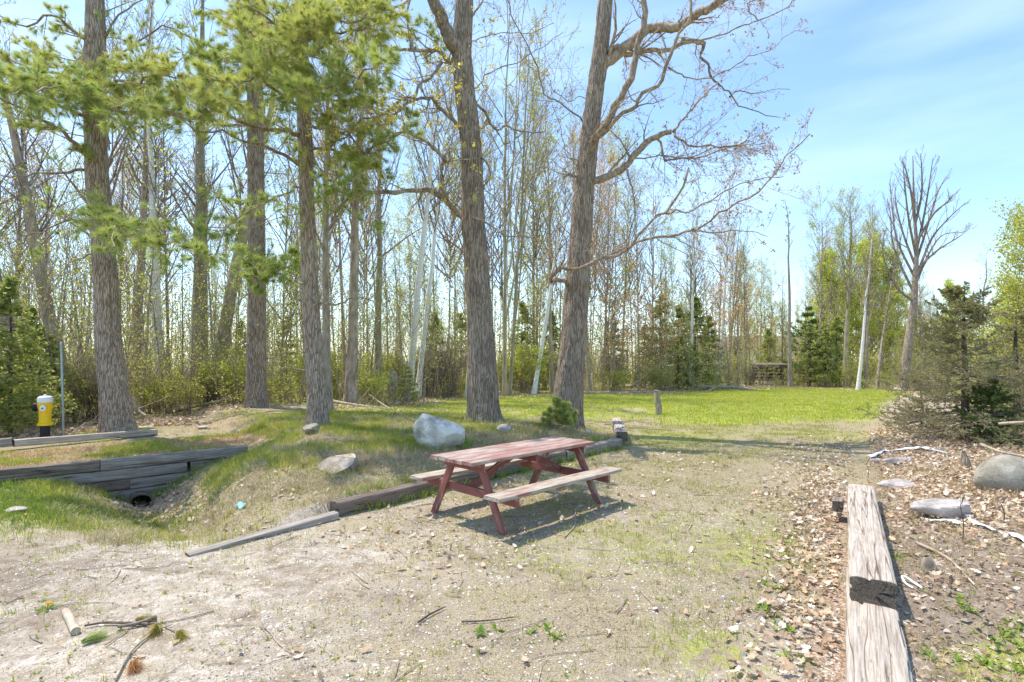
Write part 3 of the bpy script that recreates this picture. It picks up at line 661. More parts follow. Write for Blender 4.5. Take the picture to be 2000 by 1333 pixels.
# log slice half sunk into the slope
ls = G(660, 920)
sl_ = thing('log_slice', 'sawn log round with a split lying on the berm slope', 'log', (ls.x, ls.y, ls.z+.05), (rad(24), rad(-16), rad(35)))
th = np.linspace(0, 2*math.pi, 40, endpoint=False); rr0 = 1+.07*np.sin(th*3+1)+.05*np.sin(th*5)+.03*np.sin(th*11)
ring = np.stack([.27*rr0*np.cos(th), .20*rr0*np.sin(th)], 1)
b = Buf(); lv = [(1.0, -.12), (1.03, -.04), (1.0, .06), (.985, .072)]
V = np.concatenate([np.c_[ring*f, np.full(40, z)] for f, z in lv]); ix = np.arange(160).reshape(4, 40); nx = np.roll(ix, -1, 1)
b.add(V, np.stack([ix[:-1], nx[:-1], nx[1:], ix[1:]], -1).reshape(-1, 4)); link('bark_ring', b.mesh('bark_ring', 'bark_oak'), sl_)
for a0, a1, dz in ((-.2, 1.5, .0), (1.56, 6.02, .004)):
    tt = np.linspace(a0, a1, 26); r2 = 1+.07*np.sin(tt*3+1)+.05*np.sin(tt*5)
    pts = np.c_[.262*r2*np.cos(tt), .193*r2*np.sin(tt), np.full(26, .075+dz)]
    low = pts.copy(); low[:, 2] -= .03
    V = np.concatenate([pts, low]); n_ = 26
    sides = [[q, (q+1) % n_, n_+(q+1) % n_, n_+q] for q in range(n_)]
    link('cut_face', mesh('cut_face', V, [np.arange(n_)[None], np.array(sides)], 'dead_wood', smooth=False), sl_)
# culvert mouth: dark opening in the ditch bank
cu = G(272, 990)
th = np.linspace(0, 2*math.pi, 24, endpoint=False)
def ringv(rx, rz, y): return np.c_[rx*np.cos(th), np.full(24, y), rz*np.sin(th)]
cul = thing('culvert_pipe', 'dark open mouth of a small culvert in the ditch', 'culvert', (cu.x, cu.y+.05, cu.z+.085), (rad(-4), 0, rad(38)))
V = np.concatenate([ringv(.155, .115, -.04), ringv(.175, .135, -.05), ringv(.175, .135, .5), ringv(.155, .115, .5)]); ix = np.arange(96).reshape(4, 24); nx = np.roll(ix, -1, 1)
cul.scale = (.85, .85, .8)
link('pipe_wall', mesh('pipe_wall', V, [np.concatenate([np.stack([ix[a], nx[a], nx[b_], ix[b_]], -1) for a, b_ in ((0, 1), (1, 2), (0, 3))])], 'bark_dark'), cul)
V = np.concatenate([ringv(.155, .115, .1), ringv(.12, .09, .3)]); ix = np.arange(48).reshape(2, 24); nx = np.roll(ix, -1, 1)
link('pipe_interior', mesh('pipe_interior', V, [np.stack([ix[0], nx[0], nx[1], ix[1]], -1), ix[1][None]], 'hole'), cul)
# ------------------------------------------------------------------ big trunks with real furrows
def trunk_mesh(name, path, radii, mat, seed, furrow=.02, freq=14., flare=.35, flare_h=.5, step=.05, n=80, lobes=5, zf=.12):
    path = np.asarray(path, float); radii = np.asarray(radii, float)
    L = np.linalg.norm(np.diff(path, axis=0), axis=1).sum(); k = max(12, int(L/step))
    Q = smooth_path(path, k); R = np.interp(np.linspace(0, 1, k), np.linspace(0, 1, len(radii)), radii)
    z = np.linspace(0, L, k)
    fl = flare*np.exp(-z/flare_h*2.2)
    th = np.arange(n)/n*2*math.pi
    V, Fq = tubes(Q[None], R[None], n); V3 = V.reshape(k, n, 3); C = Q[:, None]; d = V3-C
    ct, st_ = np.cos(th)[None], np.sin(th)[None]; rr = R[:, None]; zz = z[:, None]
    lob = 1+fl[:, None]*(1+.55*np.sin(lobes*th+seed)[None]+.3*np.sin((lobes*2+1)*th)[None])
    a = fbm(ct*rr*freq*(1+0*zz)+seed, st_*rr*freq, zz*freq*zf, 3)
    b_ = fbm(ct*rr*freq*.35+seed, st_*rr*freq*.35, zz*freq*.08+9, 2)
    ridge = 1-np.abs(2*a-1)*2.4; big = (fbm(ct*1.3+seed, st_*1.3, zz*.8, 3)-.5)
    disp = -furrow*np.clip(1-ridge*1.0, 0, 1)[...]*-1*0+furrow*(np.clip(np.abs(2*a-1)*3.2, 0, 1)-.6)+(b_-.5)*furrow*.8
    rad_ = rr*lob*(1+big*.10)+disp
    V3 = C+norm(d)*rad_[..., None]
    return mesh(name, V3.reshape(-1, 3), [Fq], mat)
def pathpx(pts, Y0, dY=0.):
    "pixel polyline -> world polyline at distance Y0 (third value: offset in depth)"
    out = []
    for q in pts: out.append(tuple(W(q[0], q[1], Y0+(q[2] if len(q) > 2 else 0.)+dY)))
    return np.array(out)
def knots(name, path, R, rg, n, mat, parent):
    pass
class Tree:
    "collects the twigs and leaves of one hand-placed tree"
    def __init__(s): s.tw = Buf(); s.lf = []
    def tubes(s, P, R, n): s.tw.add(*tubes(P, R, n))
def limb(parent, name, pts, r0, r1, mat, rg, k=26, n=10, wig=.02, knob=0.):
    Q = smooth_path(np.asarray(pts, float), k)
    L = np.linalg.norm(np.diff(Q, axis=0), axis=1).sum()
    w = rg.normal(size=(k, 3)); w = (w+np.roll(w, 1, 0)+np.roll(w, -1, 0))/3*wig*L*.12; w[0] = 0; w[1] *= .3
    Q = Q+w; R = r0+(r1-r0)*np.linspace(0, 1, k)**.8; R[0] *= 1.35; R[1] *= 1.12
    R = R*(1+rg.normal(size=k)*.05)
    V, Fq = tubes(Q[None], R[None], n)
    me = mesh(name, V, [Fq], mat); link(name, me, parent)
    return Q[None], R[None]
def root_in(pts, ax):
    "let a limb start at the trunk's axis, a little below where it leaves the bark"
    d = np.linalg.norm(ax-pts[0], axis=1); i = int(np.argmin(d))
    if d[i] > .5: return pts
    j = max(0, int(np.argmin(np.abs(ax[:, 2]-(pts[0, 2]-.10)))))
    return np.vstack([ax[j], pts]) if d[i] > .05 else pts
# ------------------------------------------------------------------ the two oaks
def oak(label, base_px, Y, tr_px, tr_r, limbs, seed, leafpal, leafn, twig_lvls, catk=None, mat='bark_oak'):
    rg = np.random.default_rng(seed)
    p0 = GY(base_px[0], Y)
    path = [(p0.x, p0.y, p0.z-.12)]+[tuple(W(a, b_, Y+(c[0] if c else 0))) for a, b_, *c in tr_px]
    t = thing('oak_tree', label, 'tree', (0, 0, 0))
    link('trunk', trunk_mesh('trunk', path, tr_r, mat, seed, furrow=.02, freq=13, flare=.44, n=150, step=.045), t)
    tw = Buf(); leaves = []; axis_ = smooth_path(np.array(path), 80)
    for (pts, r0, r1, den) in limbs:
        Q, R = limb(t, 'branch', root_in(pathpx(pts, Y), axis_), r0, r1, 'bark_limb', rg, wig=.16)
        L = np.linalg.norm(np.diff(Q[0], axis=0), axis=1).sum()
        nn = max(3, int(L*3.2*den))
        A, RA = spawn(Q, R, rg, nn, .12, 1, (30, 75), k=8, absL=(.45, 1.8), rr=.42, up=.14, wig=.15, rmin=.0035, flat=.7)
        tw.add(*tubes(A, RA, 5))
        A2, R2 = spawn(A, RA, rg, 5, .1, 1, (25, 65), L=(.25, .6), k=5, rr=.6, up=.08, wig=.16, rmin=.0024)
        tw.add(*tubes(A2, R2, 3))
        A3, R3 = spawn(A2, R2, rg, 4, .1, 1, (25, 65), L=(.25, .6), k=4, rr=.7, up=.03, wig=.16, rmin=.0017)
        tw.add(*tubes(A3, R3, 3))
        tips = np.concatenate([A3[:, -1], A3[:, -2], A2[:, -1]]); leaves.append(tips)
    link('twigs', tw.mesh('twigs', 'bark_limb'), t)
    tips = np.concatenate(leaves); sel = tips[rg.random(len(tips)) < leafn]
    V, Fq = leafquads(sel, .035, rg, leafpal, 1.5); link('leaf_buds', mesh('leaf_buds', V, [Fq], 'foliage', V[:, :3]*0+np.repeat(np.array(leafpal)[rg.integers(0, len(leafpal), len(sel))], 4, 0), smooth=False), t)
    if catk is not None:
        # small clusters of young yellow leaves and catkins
        c = tips[(tips[:, 0] < catk) & (rg.random(len(tips)) < .075)]
        cc = np.repeat(c, 7, 0)+rg.normal(size=(len(c)*7, 3))*.028-np.array([0, 0, .02])
        V, Fq = leafquads(cc, .045, rg, CATKIN, 1.5)
        col = np.repeat(np.array(CATKIN)[rg.integers(0, 3, len(cc))]*rg.uniform(.8, 1.15, (len(cc), 1)), 4, 0)
        link('young_leaves', mesh('young_leaves', V, [Fq], 'foliage', col, smooth=False), t)
    return t
YL, YR = 12.7, 13.3
LOAK = [([(905, 118), (880, 75, -.3), (860, 35, -.5), (838, -20, -.8)], .17, .13, .5),
        ([(905, 420), (872, 388, -.3), (820, 377, -.6), (770, 375, -.8), (725, 377, -1), (700, 368, -1.2), (672, 408, -1.4), (640, 436, -1.6)], .085, .02, 1.2),
        ([(872, 388, -.3), (862, 345, -.4), (866, 312, -.5), (848, 290, -.6), (818, 270, -.7), (770, 262, -.9), (735, 240, -1)], .06, .02, 1.4),
        ([(893, 245), (862, 218, -.3), (838, 200, -.6), (800, 188, -.9), (765, 210, -1.2), (720, 235, -1.5), (690, 250, -1.8), (640, 290, -2.0)], .055, .012, 1.6),
        ([(880, 115), (845, 98, -.2), (800, 100, .2), (745, 92, .4), (690, 105, .6)], .065, .02, 1.2),
        ([(862, 122, 0), (835, 160, -.5), (800, 200, -1), (765, 235, -1.3), (735, 280, -1.7), (700, 320, -2.0)], .04, .012, 1.6),
        ([(925, 205), (950, 232, .2), (968, 252, .3), (990, 246, .3), (1020, 258, .4), (1065, 260, .5)], .045, .012, 1.2),
        ([(968, 250, .3), (985, 280, .2), (1000, 275, .1)], .02, .008, 1.5),
        ([(920, 170, .1), (960, 148, .3), (1010, 118, .5), (1055, 95, .7), (1100, 62, .9)], .02, .008, .9),
        ([(912, 85, 0), (965, 72, .3), (1030, 62, .5), (1080, 45, .6)], .018, .007, .7),
        ([(905, 415, 0), (950, 440, -.5), (985, 462, -.8), (1020, 462, -1), (1060, 463, -1.2)], .028, .01, .8),
        ([(930, 300, .1), (955, 330, -.3), (950, 370, -.4), (975, 400, -.5), (990, 440, -.7)], .022, .008, 1.2),
        ([(920, 35, 0), (938, 10, .1), (950, -20, .2)], .03, .02, .3),
        ([(800, 0, -1.6), (802, 80, -1.6), (822, 150, -1.6), (834, 200, -1.6), (832, 250, -1.6)], .02, .008, .8),
        ([(700, -30, -2), (712, 80, -2), (702, 160, -2.1), (735, 250, -2.2)], .02, .008, 1.6),
        ([(850, -20, -1), (760, 30, -1.8), (700, 70, -2.2), (650, 150, -2.5), (615, 230, -2.6)], .025, .008, 1.6),
        ]
oak('left of the two large oaks, with young yellow leaves, behind the boulder', (945, 826), YL,
    [(943, 760), (938, 640), (930, 520), (924, 420), (921, 300), (908, 180), (903, 100), (905, 40), (908, -60)],
    [.40, .37, .315, .285, .27, .25, .235, .23, .22, .21], LOAK, 11, CATKIN+BUDS+YG, .25, None, -.35)
ROAK = [([(1190, 118), (1222, 92), (1262, 58), (1310, 52, -.3), (1345, 38, -.6), (1385, 16, -.9), (1430, -12, -1.2)], .15, .09, .8),
        ([(1205, 98), (1232, 104, .2), (1270, 98, .3), (1320, 92, .5), (1378, 82, .7)], .08, .05, .8),
        ([(1374, 84, .7), (1376, 108, .7), (1382, 138, .7), (1405, 165, .8), (1425, 188, .9), (1465, 214, 1.1), (1518, 228, 1.3)], .045, .01, .6),
        ([(1425, 190, .9), (1445, 178, 1), (1470, 186, 1.1), (1500, 178, 1.2), (1540, 174, 1.3)], .02, .007, .6),
        ([(1140, 330), (1158, 282, -.4), (1192, 228, -.7), (1222, 168, -1), (1245, 95, -1.2), (1258, 30, -1.3), (1266, -30, -1.4)], .105, .06, .6),
        ([(1162, 275, -.4), (1205, 238, -.7), (1245, 205, -1), (1285, 155, -1.3), (1318, 95, -1.5), (1338, 30, -1.6), (1350, -30, -1.7)], .06, .028, .8),
        ([(1305, 132, -1.4), (1335, 150, -1.4), (1395, 150, -1.3), (1440, 122, -1.2), (1490, 98, -1.1), (1535, 74, -1), (1575, 55, -1)], .02, .006, 1.),
        ([(1330, 78, -1.5), (1380, 76, -1.6), (1430, 58, -1.6), (1480, 42, -1.7), (1540, 8, -1.7), (1560, -20, -1.8)], .022, .008, 1.2),
        ([(1168, 352), (1198, 340, -.1), (1225, 322, -.3), (1248, 292, -.5), (1282, 268, -.7), (1316, 256, -.9)], .10, .06, .8),
        ([(1316, 256, -.9), (1345, 222, -1.1), (1375, 188, -1.3), (1400, 162, -1.4)], .03, .01, 2.),
        ([(1316, 256, -.9), (1335, 278, -1.1), (1380, 290, -1.3), (1430, 285, -1.6), (1470, 272, -1.9)], .03, .01, 3.),
        ([(1283, 270, -.7), (1294, 292, -.6), (1299, 316, -.5), (1340, 308, -.5), (1400, 294, -.4), (1450, 288, -.3), (1500, 300, -.2)], .03, .008, 2.4),
        ([(1230, 312, -.4), (1290, 308, -.6), (1350, 305, -.9), (1420, 290, -1.2), (1490, 280, -1.5)], .02, .007, 2.4),
        ([(1222, 328, -.3), (1230, 355, -.3), (1238, 378, -.2), (1240, 418, -.1)], .03, .012, .5),
        ([(1120, 552), (1095, 552, -.5), (1078, 542, -.9), (1098, 524, -1.2), (1140, 518, -1.5), (1190, 500, -1.9), (1232, 478, -2.2), (1270, 440, -2.5), (1310, 400, -2.8), (1340, 330, -3.1)], .07, .02, .9),
        ([(1190, 500, -1.9), (1250, 470, -2.1), (1310, 462, -2.3), (1350, 448, -2.5), (1400, 425, -2.7), (1455, 392, -2.9), (1510, 345, -3.1), (1548, 305, -3.2), (1572, 262, -3.3)], .035, .009, 1.4),
        ([(1290, 418, -2.6), (1340, 412, -2.8), (1400, 385, -3), (1460, 355, -3.2), (1530, 352, -3.4)], .02, .007, 2.),
        ([(1350, 448, -2.5), (1400, 455, -2.6), (1455, 452, -2.7), (1500, 462, -2.8)], .018, .006, 1.2),
        ([(1094, 530, -1.1), (1102, 500, -1), (1104, 465, -.9), (1085, 440, -.8)], .02, .008, .8),
        ([(1132, 348), (1112, 341, -.4), (1100, 346, -.6)], .035, .028, .6),
        ([(1135, 235), (1110, 215, -.3), (1080, 192, -.5), (1062, 170, -.6), (1050, 125, -.8), (1030, 85, -.9), (1005, 30, -1), (992, -20, -1.1)], .022, .012, 1.2),
        ([(1132, 190, 0), (1105, 195, -.3), (1068, 165, -.5)], .012, .008, 1.),
        ([(1130, 330, 0), (1110, 300, -.4), (1100, 260, -.6), (1080, 210, -.8)], .014, .008, 1.),
        ([(1480, 40, -1.6), (1460, 10, -1.6), (1500, -10, -1.6)], .012, .008, 4.),
        ]
oak('right of the two large oaks, bare spreading limbs with reddish buds', (1107, 817), YR,
    [(1111, 760), (1119, 680), (1127, 560), (1136, 440), (1143, 350), (1152, 270), (1164, 170), (1175, 80), (1188, -60)],
    [.40, .365, .325, .295, .265, .245, .23, .21, .19, .16], ROAK, 12, BUDS, .32, None, None)

# ------------------------------------------------------------------ the pines
def needle_tufts(C, D, rg, pal, ln=.17, n=15, w=.0026, spread=.8):
    "C tuft origins, D main directions; n thin needle blades each"
    M = len(C); C = np.repeat(C, n, 0); D = np.repeat(D, n, 0)
    d = norm(D+rg.normal(size=(M*n, 3))*spread*.62); L = ln*rg.uniform(.65, 1.15, (M*n, 1))
    s = norm(np.cross(d, rg.normal(size=(M*n, 3))))*w
    tip = C+d*L-np.array([0, 0, 1])*L*.12
    V = np.stack([C-s, C+s, tip], 1).reshape(-1, 3)
    col = np.asarray(pal)[rg.integers(0, len(pal), M)]*rg.uniform(.8, 1.2, (M, 1)); col = np.repeat(col, n*3, 0)
    return V, np.arange(M*n*3).reshape(-1, 3), col
def pine(label, base_px, Y, tr_px, tr_r, branches, seed, stubs=0, mat='bark_pine', rings=()):
    rg = np.random.default_rng(seed); p0 = GY(base_px, Y)
    path = [(p0.x, p0.y, p0.z-.12)]+[tuple(W(a, b_, Y+(c[0] if c else 0))) for a, b_, *c in tr_px]
    t = thing('pine_tree', label, 'tree')
    link('trunk', trunk_mesh('trunk', path, tr_r, mat, seed, furrow=.012, freq=17, flare=.30, flare_h=.45, n=120, zf=.16), t)
    tw = Buf(); NV = []; NF = []; NC = []; n0 = 0; axis_ = smooth_path(np.array(path), 80)
    for (pts, r0, den, pal) in branches:
        Q, R = limb(t, 'branch', root_in(pathpx(pts, Y), axis_), r0, .008, 'bark_limb' if r0 > .03 else 'bark_twig', rg, k=18, n=8, wig=.25)
        L = np.linalg.norm(np.diff(Q[0], axis=0), axis=1).sum(); nn = max(3, int(L*8*min(1, abs(den)+.3)))
        A, RA = spawn(Q, R, rg, nn, .18, 1, (35, 70), k=6, absL=(.35, 1.15), rr=.4, up=.06, wig=.12, rmin=.0035, flat=.28)
        tw.add(*tubes(A, RA, 4))
        A2, R2 = spawn(A, RA, rg, 6, .15, 1, (30, 60), L=(.25, .5), k=4, rr=.6, up=.08, wig=.14, rmin=.0026, flat=.5)
        tw.add(*tubes(A2, R2, 3))
        if den <= 0: continue
        for AA, cnt in ((A2, 8), (A, 9)):
            m = np.clip(rg.random(AA.shape[0])+.0, 0, 1) < den
            AB = AA[m]
            if not len(AB): continue
            tt = .35+.65*np.sort(rg.random((len(AB), cnt)), 1); c = lerp_path(AB, tt); e = norm(lerp_path(AB, np.minimum(tt+.05, 1))-lerp_path(AB, tt-.05))
            e = e+np.array([0, 0, .25])
            V, Fq, col = needle_tufts(c.reshape(-1, 3), norm(e.reshape(-1, 3)), rg, pal)
            NV.append(V); NF.append(Fq+n0); NC.append(col); n0 += len(V)
    # dead stub twigs along the bare trunk
    if stubs:
        Qt = smooth_path(np.array(path), 30)[None]; Rt = np.interp(np.linspace(0, 1, 30), np.linspace(0, 1, len(tr_r)), tr_r)[None]
        A, RA = spawn(Qt, Rt, rg, stubs, .15, .95, (70, 100), k=5, absL=(.25, 1.3), rr=.1, up=-.02, wig=.15, rmin=.005, taperL=False)
        tw.add(*tubes(A, RA, 5)); A2, R2 = spawn(A, RA, rg, 3, .3, 1, (25, 60), L=(.25, .5), k=4, rr=.6, up=0, wig=.2, rmin=.0026); tw.add(*tubes(A2, R2, 3))
    link('twigs', tw.mesh('twigs', 'bark_twig'), t)
    if NV: link('needles', mesh('needles', np.concatenate(NV), [np.concatenate(NF)], 'needle', np.concatenate(NC), smooth=False), t)
    return t
P1, P2, P3 = PINE, PINEO, PINE+PINEO[:1]
PR = PINEO+PINER+PINE[:2]
pine('leftmost big pine with scarred grey bark, behind the pale curb', 232, 12.2,
     [(222, 760), (212, 660), (207, 560), (200, 450), (190, 350), (186, 240), (185, 130), (186, 60), (184, -60)],
     [.34, .285, .255, .24, .23, .225, .21, .21, .20, .16],
     [([(178, 325), (150, 290, -.5), (115, 255, -1), (60, 225, -1.6), (0, 190, -2.2), (-60, 160, -2.6)], .075, .5, P1),
      ([(178, 340), (130, 338, -.5), (60, 336, -1), (-20, 338, -1.5)], .05, .1, P1),
      ([(172, 80), (140, 60, -.3), (90, 28, -.8), (30, 45, -1.2), (-40, 20, -1.6)], .06, .45, P2),
      ([(172, 240), (120, 205, -1), (60, 180, -2), (0, 160, -3), (-60, 150, -3.5)], .05, .7, P1),
      ([(178, 200), (120, 150, -.8), (60, 130, -1.5), (10, 120, -2)], .05, .62, PR),
      ([(180, 190), (130, 175, -1.5), (80, 165, -2.6), (20, 185, -3.8)], .045, .7, P1),
      ([(190, 215), (230, 170, -.8), (280, 150, -1.5), (340, 170, -2.2), (400, 190, -2.8)], .05, .9, PR),
      ([(195, 230), (240, 225, -.6), (300, 215, -1.2), (360, 235, -1.8)], .04, .7, P3),
      ([(195, 140), (260, 95, .8), (330, 60, 1.4), (420, 90, 2), (470, 95, 2.4)], .04, .3, P1),
      ([(195, 70), (250, 20, .5), (320, -20, 1)], .04, .4, P1),
      ([(172, 130), (110, 110, .5), (40, 95, 1)], .03, .6, P2),
      ([(180, 440), (130, 430, -.8), (70, 455, -1.5), (0, 475, -2)], .035, .2, P1),
      ([(205, 430), (235, 425, -1), (270, 440, -2), (310, 455, -3)], .03, .4, P1),
      ([(200, 415), (195, 420, -1.5), (200, 440, -2.6), (215, 470, -3.6)], .03, .35, P3),
      ([(195, 425), (240, 440, -1.4), (300, 470, -2.4), (350, 480, -3.4), (420, 500, -4)], .03, .38, P1),
      ([(180, 495), (140, 510, -.5), (95, 545, -1)], .02, -.3, P1)],
     21, stubs=7)
pine('tall straight pine standing farther back between the two nearer pines', 500, 16.5,
     [(500, 750), (501, 660), (502, 560), (501, 450), (500, 340), (499, 240), (498, 140), (498, 60), (498, -60)],
     [.34, .30, .27, .255, .245, .24, .235, .22, .20, .16],
     [([(495, 250), (430, 240, -.6), (370, 238, -1.2), (300, 230, -2), (215, 245, -2.6)], .06, .35, P1),
      ([(495, 200), (430, 185, -1), (370, 180, -2), (300, 200, -3)], .05, .7, P3),
      ([(500, 170), (540, 150, -1), (560, 140, -2)], .05, .8, P2),
      ([(490, 130), (430, 120, -1), (380, 110, -1.6), (330, 130, -2)], .05, .6, P2),
      ([(500, 60), (450, 30, -1), (400, 10, -2)], .05, .6, P3),
      ([(505, 90), (560, 60, -1), (620, 50, -2)], .05, .9, P2),
      ([(505, 530), (530, 525, -1), (560, 520, -2), (590, 505, -3)], .03, .8, P1),
      ([(495, 340), (465, 372, -.6), (440, 400, -1)], .03, .2, P1),
      ([(495, 500), (500, 530, -1.5), (505, 545, -2.2)], .02, .9, P1),
      ([(510, 565), (470, 582, -.5), (430, 585, -1)], .02, -.3, P1)],
     22, stubs=6)
pine('nearest pine, slimmer trunk, at the left end of the berm', 622, 11.6,
     [(618, 760), (614, 690), (607, 600), (604, 500), (600, 400), (597, 300), (593, 200), (591, 120), (590, 50), (590, -60)],
     [.235, .20, .185, .175, .17, .16, .155, .14, .13, .115, .10],
     [([(592, 268), (560, 250, -.4), (500, 245, -.8), (440, 235, -1.2), (370, 220, -1.8), (280, 205, -2.4), (215, 210, -3)], .06, .45, P3),
      ([(590, 325), (550, 300, -.4), (490, 275, -1), (440, 260, -1.4), (400, 255, -1.8), (340, 225, -2.2)], .055, .3, P1),
      ([(590, 210), (540, 175, -1), (500, 160, -2), (450, 150, -2.8), (400, 165, -3.4)], .05, .66, P2),
      ([(592, 170), (550, 120, -1), (510, 80, -2), (470, 50, -3)], .05, .66, P2),
      ([(595, 190), (640, 170, -1), (680, 150, -2), (740, 130, -3)], .05, .66, P3),
      ([(590, 100), (545, 60, -.8), (500, 20, -1.6), (450, -10, -2)], .045, .62, PR),
      ([(595, 110), (640, 85, -.8), (690, 60, -1.5), (750, 50, -2)], .05, .66, P2),
      ([(595, 30), (640, 0, -.8), (700, -20, -1.5)], .05, .62, PR),
      ([(595, 20), (650, 25, -1.2), (710, 20, -2), (760, 15, -2.4)], .04, .66, P2),
      ([(592, 80), (600, 60, -1.2), (610, 50, -2.4)], .04, .66, P2),
      ([(592, 200), (590, 180, -1.5), (580, 170, -2.8)], .04, .66, P3),
      ([(595, 60), (690, 30, .6), (770, 60, 1.2), (850, 90, 1.8)], .045, .8, P3),
      ([(595, 210), (650, 200, .5), (720, 205, 1), (800, 230, 1.4)], .04, .7, P1),
      ([(595, 240), (650, 260, -.5), (700, 290, -.8), (735, 340, -1)], .035, .9, P2),
      ([(597, 290), (640, 300, -.3), (690, 305, -.6), (740, 290, -1), (790, 260, -1.4)], .04, .6, P3),
      ([(597, 300), (650, 350, -.3), (690, 370, -.6), (740, 440, -.9)], .02, .35, P1),
      ([(600, 365), (560, 380, -.5), (500, 410, -1), (440, 440, -1.4), (380, 455, -2)], .025, .55, P1),
      ([(598, 330), (625, 370, -.4), (650, 380, -.8), (690, 370, -1.2)], .02, .5, P1),
      ([(612, 590), (660, 592, -.3), (700, 588, -.6), (765, 606, -1)], .035, -.3, P1),
      ([(590, 60), (530, 40, .8), (470, 60, 1.6)], .04, .8, P2),
      ([(590, 130), (520, 130, .8), (440, 120, 1.6), (380, 120, 2)], .04, .9, P3)],
     23, stubs=12)

# ------------------------------------------------------------------ generic trees of the wood
def gen_tree(seed, H, r0, style='slim', bark_='bark_grey', n1=34, t0=.35, ang=(22, 48), Lf=(.16, .30), pal=None, leafden=.5, leafs=.05, lean=.03, up=.25, lv3=True, clump=0):
    "a tree of height H standing at the origin: returns meshes (trunk, crown, leaves)"
    rg = np.random.default_rng(seed); k = 14
    s = np.linspace(0, 1, k)[:, None]; wv = np.cumsum(rg.normal(size=(k, 2))*.012*H/3, 0)*s
    ln = rg.normal(size=2)*lean*H
    path = np.c_[wv+s*ln, s[:, 0]*H]; path[0, 2] = -.15
    R = r0*(1-.88*s[:, 0]**1.1); R[0] *= 1.35; R[1] *= 1.05; R[-1] = .012
    P, Rr = path[None], R[None]
    tr = Buf(); tr.add(*tubes(P, Rr, 9))
    if style == 'fork':
        F2, FR = spawn(P, Rr, rg, 4, .12, .5, (10, 24), L=(.5, .72), k=9, rr=.62, up=.28, wig=.06, taperL=False); tr.add(*tubes(F2, FR, 7))
    cr = Buf()
    A, RA = spawn(P, Rr, rg, n1, t0, .99, ang, L=Lf, k=7, rr=.42, up=up, wig=.11, rmin=.006)
    if style == 'fork':
        A_, RA_ = spawn(F2, FR, rg, 7, .25, .98, ang, L=(.2, .4), k=7, rr=.5, up=up, wig=.11, rmin=.006)
        A = np.concatenate([A, A_]); RA = np.concatenate([RA, RA_])
    cr.add(*tubes(A, RA, 4))
    A2, R2 = spawn(A, RA, rg, 5, .15, 1, (22, 55), L=(.28, .55), k=5, rr=.6, up=.15, wig=.14, rmin=.0045)
    cr.add(*tubes(A2, R2, 3)); pts = [A2[:, -1], A2[:, -2]]
    if lv3:
        A3, R3 = spawn(A2, R2, rg, 4, .2, 1, (22, 50), L=(.3, .6), k=3, rr=.7, up=.1, wig=.12, rmin=.0036)
        cr.add(*tubes(A3, R3, 3)); pts += [A3[:, -1], A3[:, 1]]
    pts = np.concatenate(pts); lf = None
    if pal is not None:
        c = pts[rg.random(len(pts)) < leafden]
        if clump: c = np.repeat(c, clump, 0)+rg.normal(size=(len(c)*clump, 3))*.14
        V, Fq = leafquads(c, leafs, rg, pal, 1.3)
        col = np.repeat(np.array(pal)[rg.integers(0, len(pal), len(c))]*rg.uniform(.75, 1.2, (len(c), 1)), 4, 0)
        lf = mesh('foliage', V, [Fq], 'foliage', col, smooth=False)
    return tr.mesh('trunk', bark_), cr.mesh('crown', 'bark_limb'), lf
V_ = {}
def variants(key, n, **k): V_[key] = [gen_tree(100+hash_(key)+i*7, **k) for i in range(n)]
def hash_(s): return sum(ord(c)*(i+1) for i, c in enumerate(s)) % 900
variants('bare', 4, H=14, r0=.13, bark_='bark_grey', pal=BUDS+YG, leafden=.5, leafs=.045)
variants('mossy', 4, H=14, r0=.14, bark_='bark_mossy', pal=YG, leafden=.6, leafs=.05)
variants('budding', 4, H=13, r0=.085, bark_='bark_grey', pal=YG+LIME, leafden=.8, leafs=.055, clump=3, Lf=(.12, .26), t0=.12, n1=42)
variants('reddish', 2, H=12, r0=.09, bark_='bark_grey', pal=RED, leafden=.8, leafs=.05, clump=2)
variants('fork', 2, H=14, r0=.12, style='fork', bark_='bark_mossy', pal=YG, leafden=.6, leafs=.05, n1=12)
variants('birch', 3, H=13, r0=.12, bark_='bark_birch', pal=YG, leafden=.6, leafs=.045, t0=.45, lean=.06, Lf=(.12, .24))
variants('sapling', 4, H=7, r0=.035, bark_='bark_mossy', pal=LIME+YG, leafden=.9, leafs=.055, n1=22, t0=.2, lean=.06, lv3=False, clump=2)
variants('leafy', 3, H=10, r0=.12, bark_='bark_grey', pal=LIME, leafden=1., leafs=.12, clump=5, t0=.12, n1=34, Lf=(.2, .34), ang=(30, 60))
variants('redsap', 2, H=6, r0=.045, bark_='bark_grey', pal=RED, leafden=.8, leafs=.075, n1=20, t0=.25, lv3=False, clump=3, ang=(45, 80), Lf=(.25, .4), up=0)
TREENAME = dict(bare='bare_tree', mossy='bare_tree', budding='budding_tree', reddish='maple_tree', fork='forked_tree', birch='birch_tree', sapling='sapling', leafy='leafy_tree', redsap='maple_sapling')
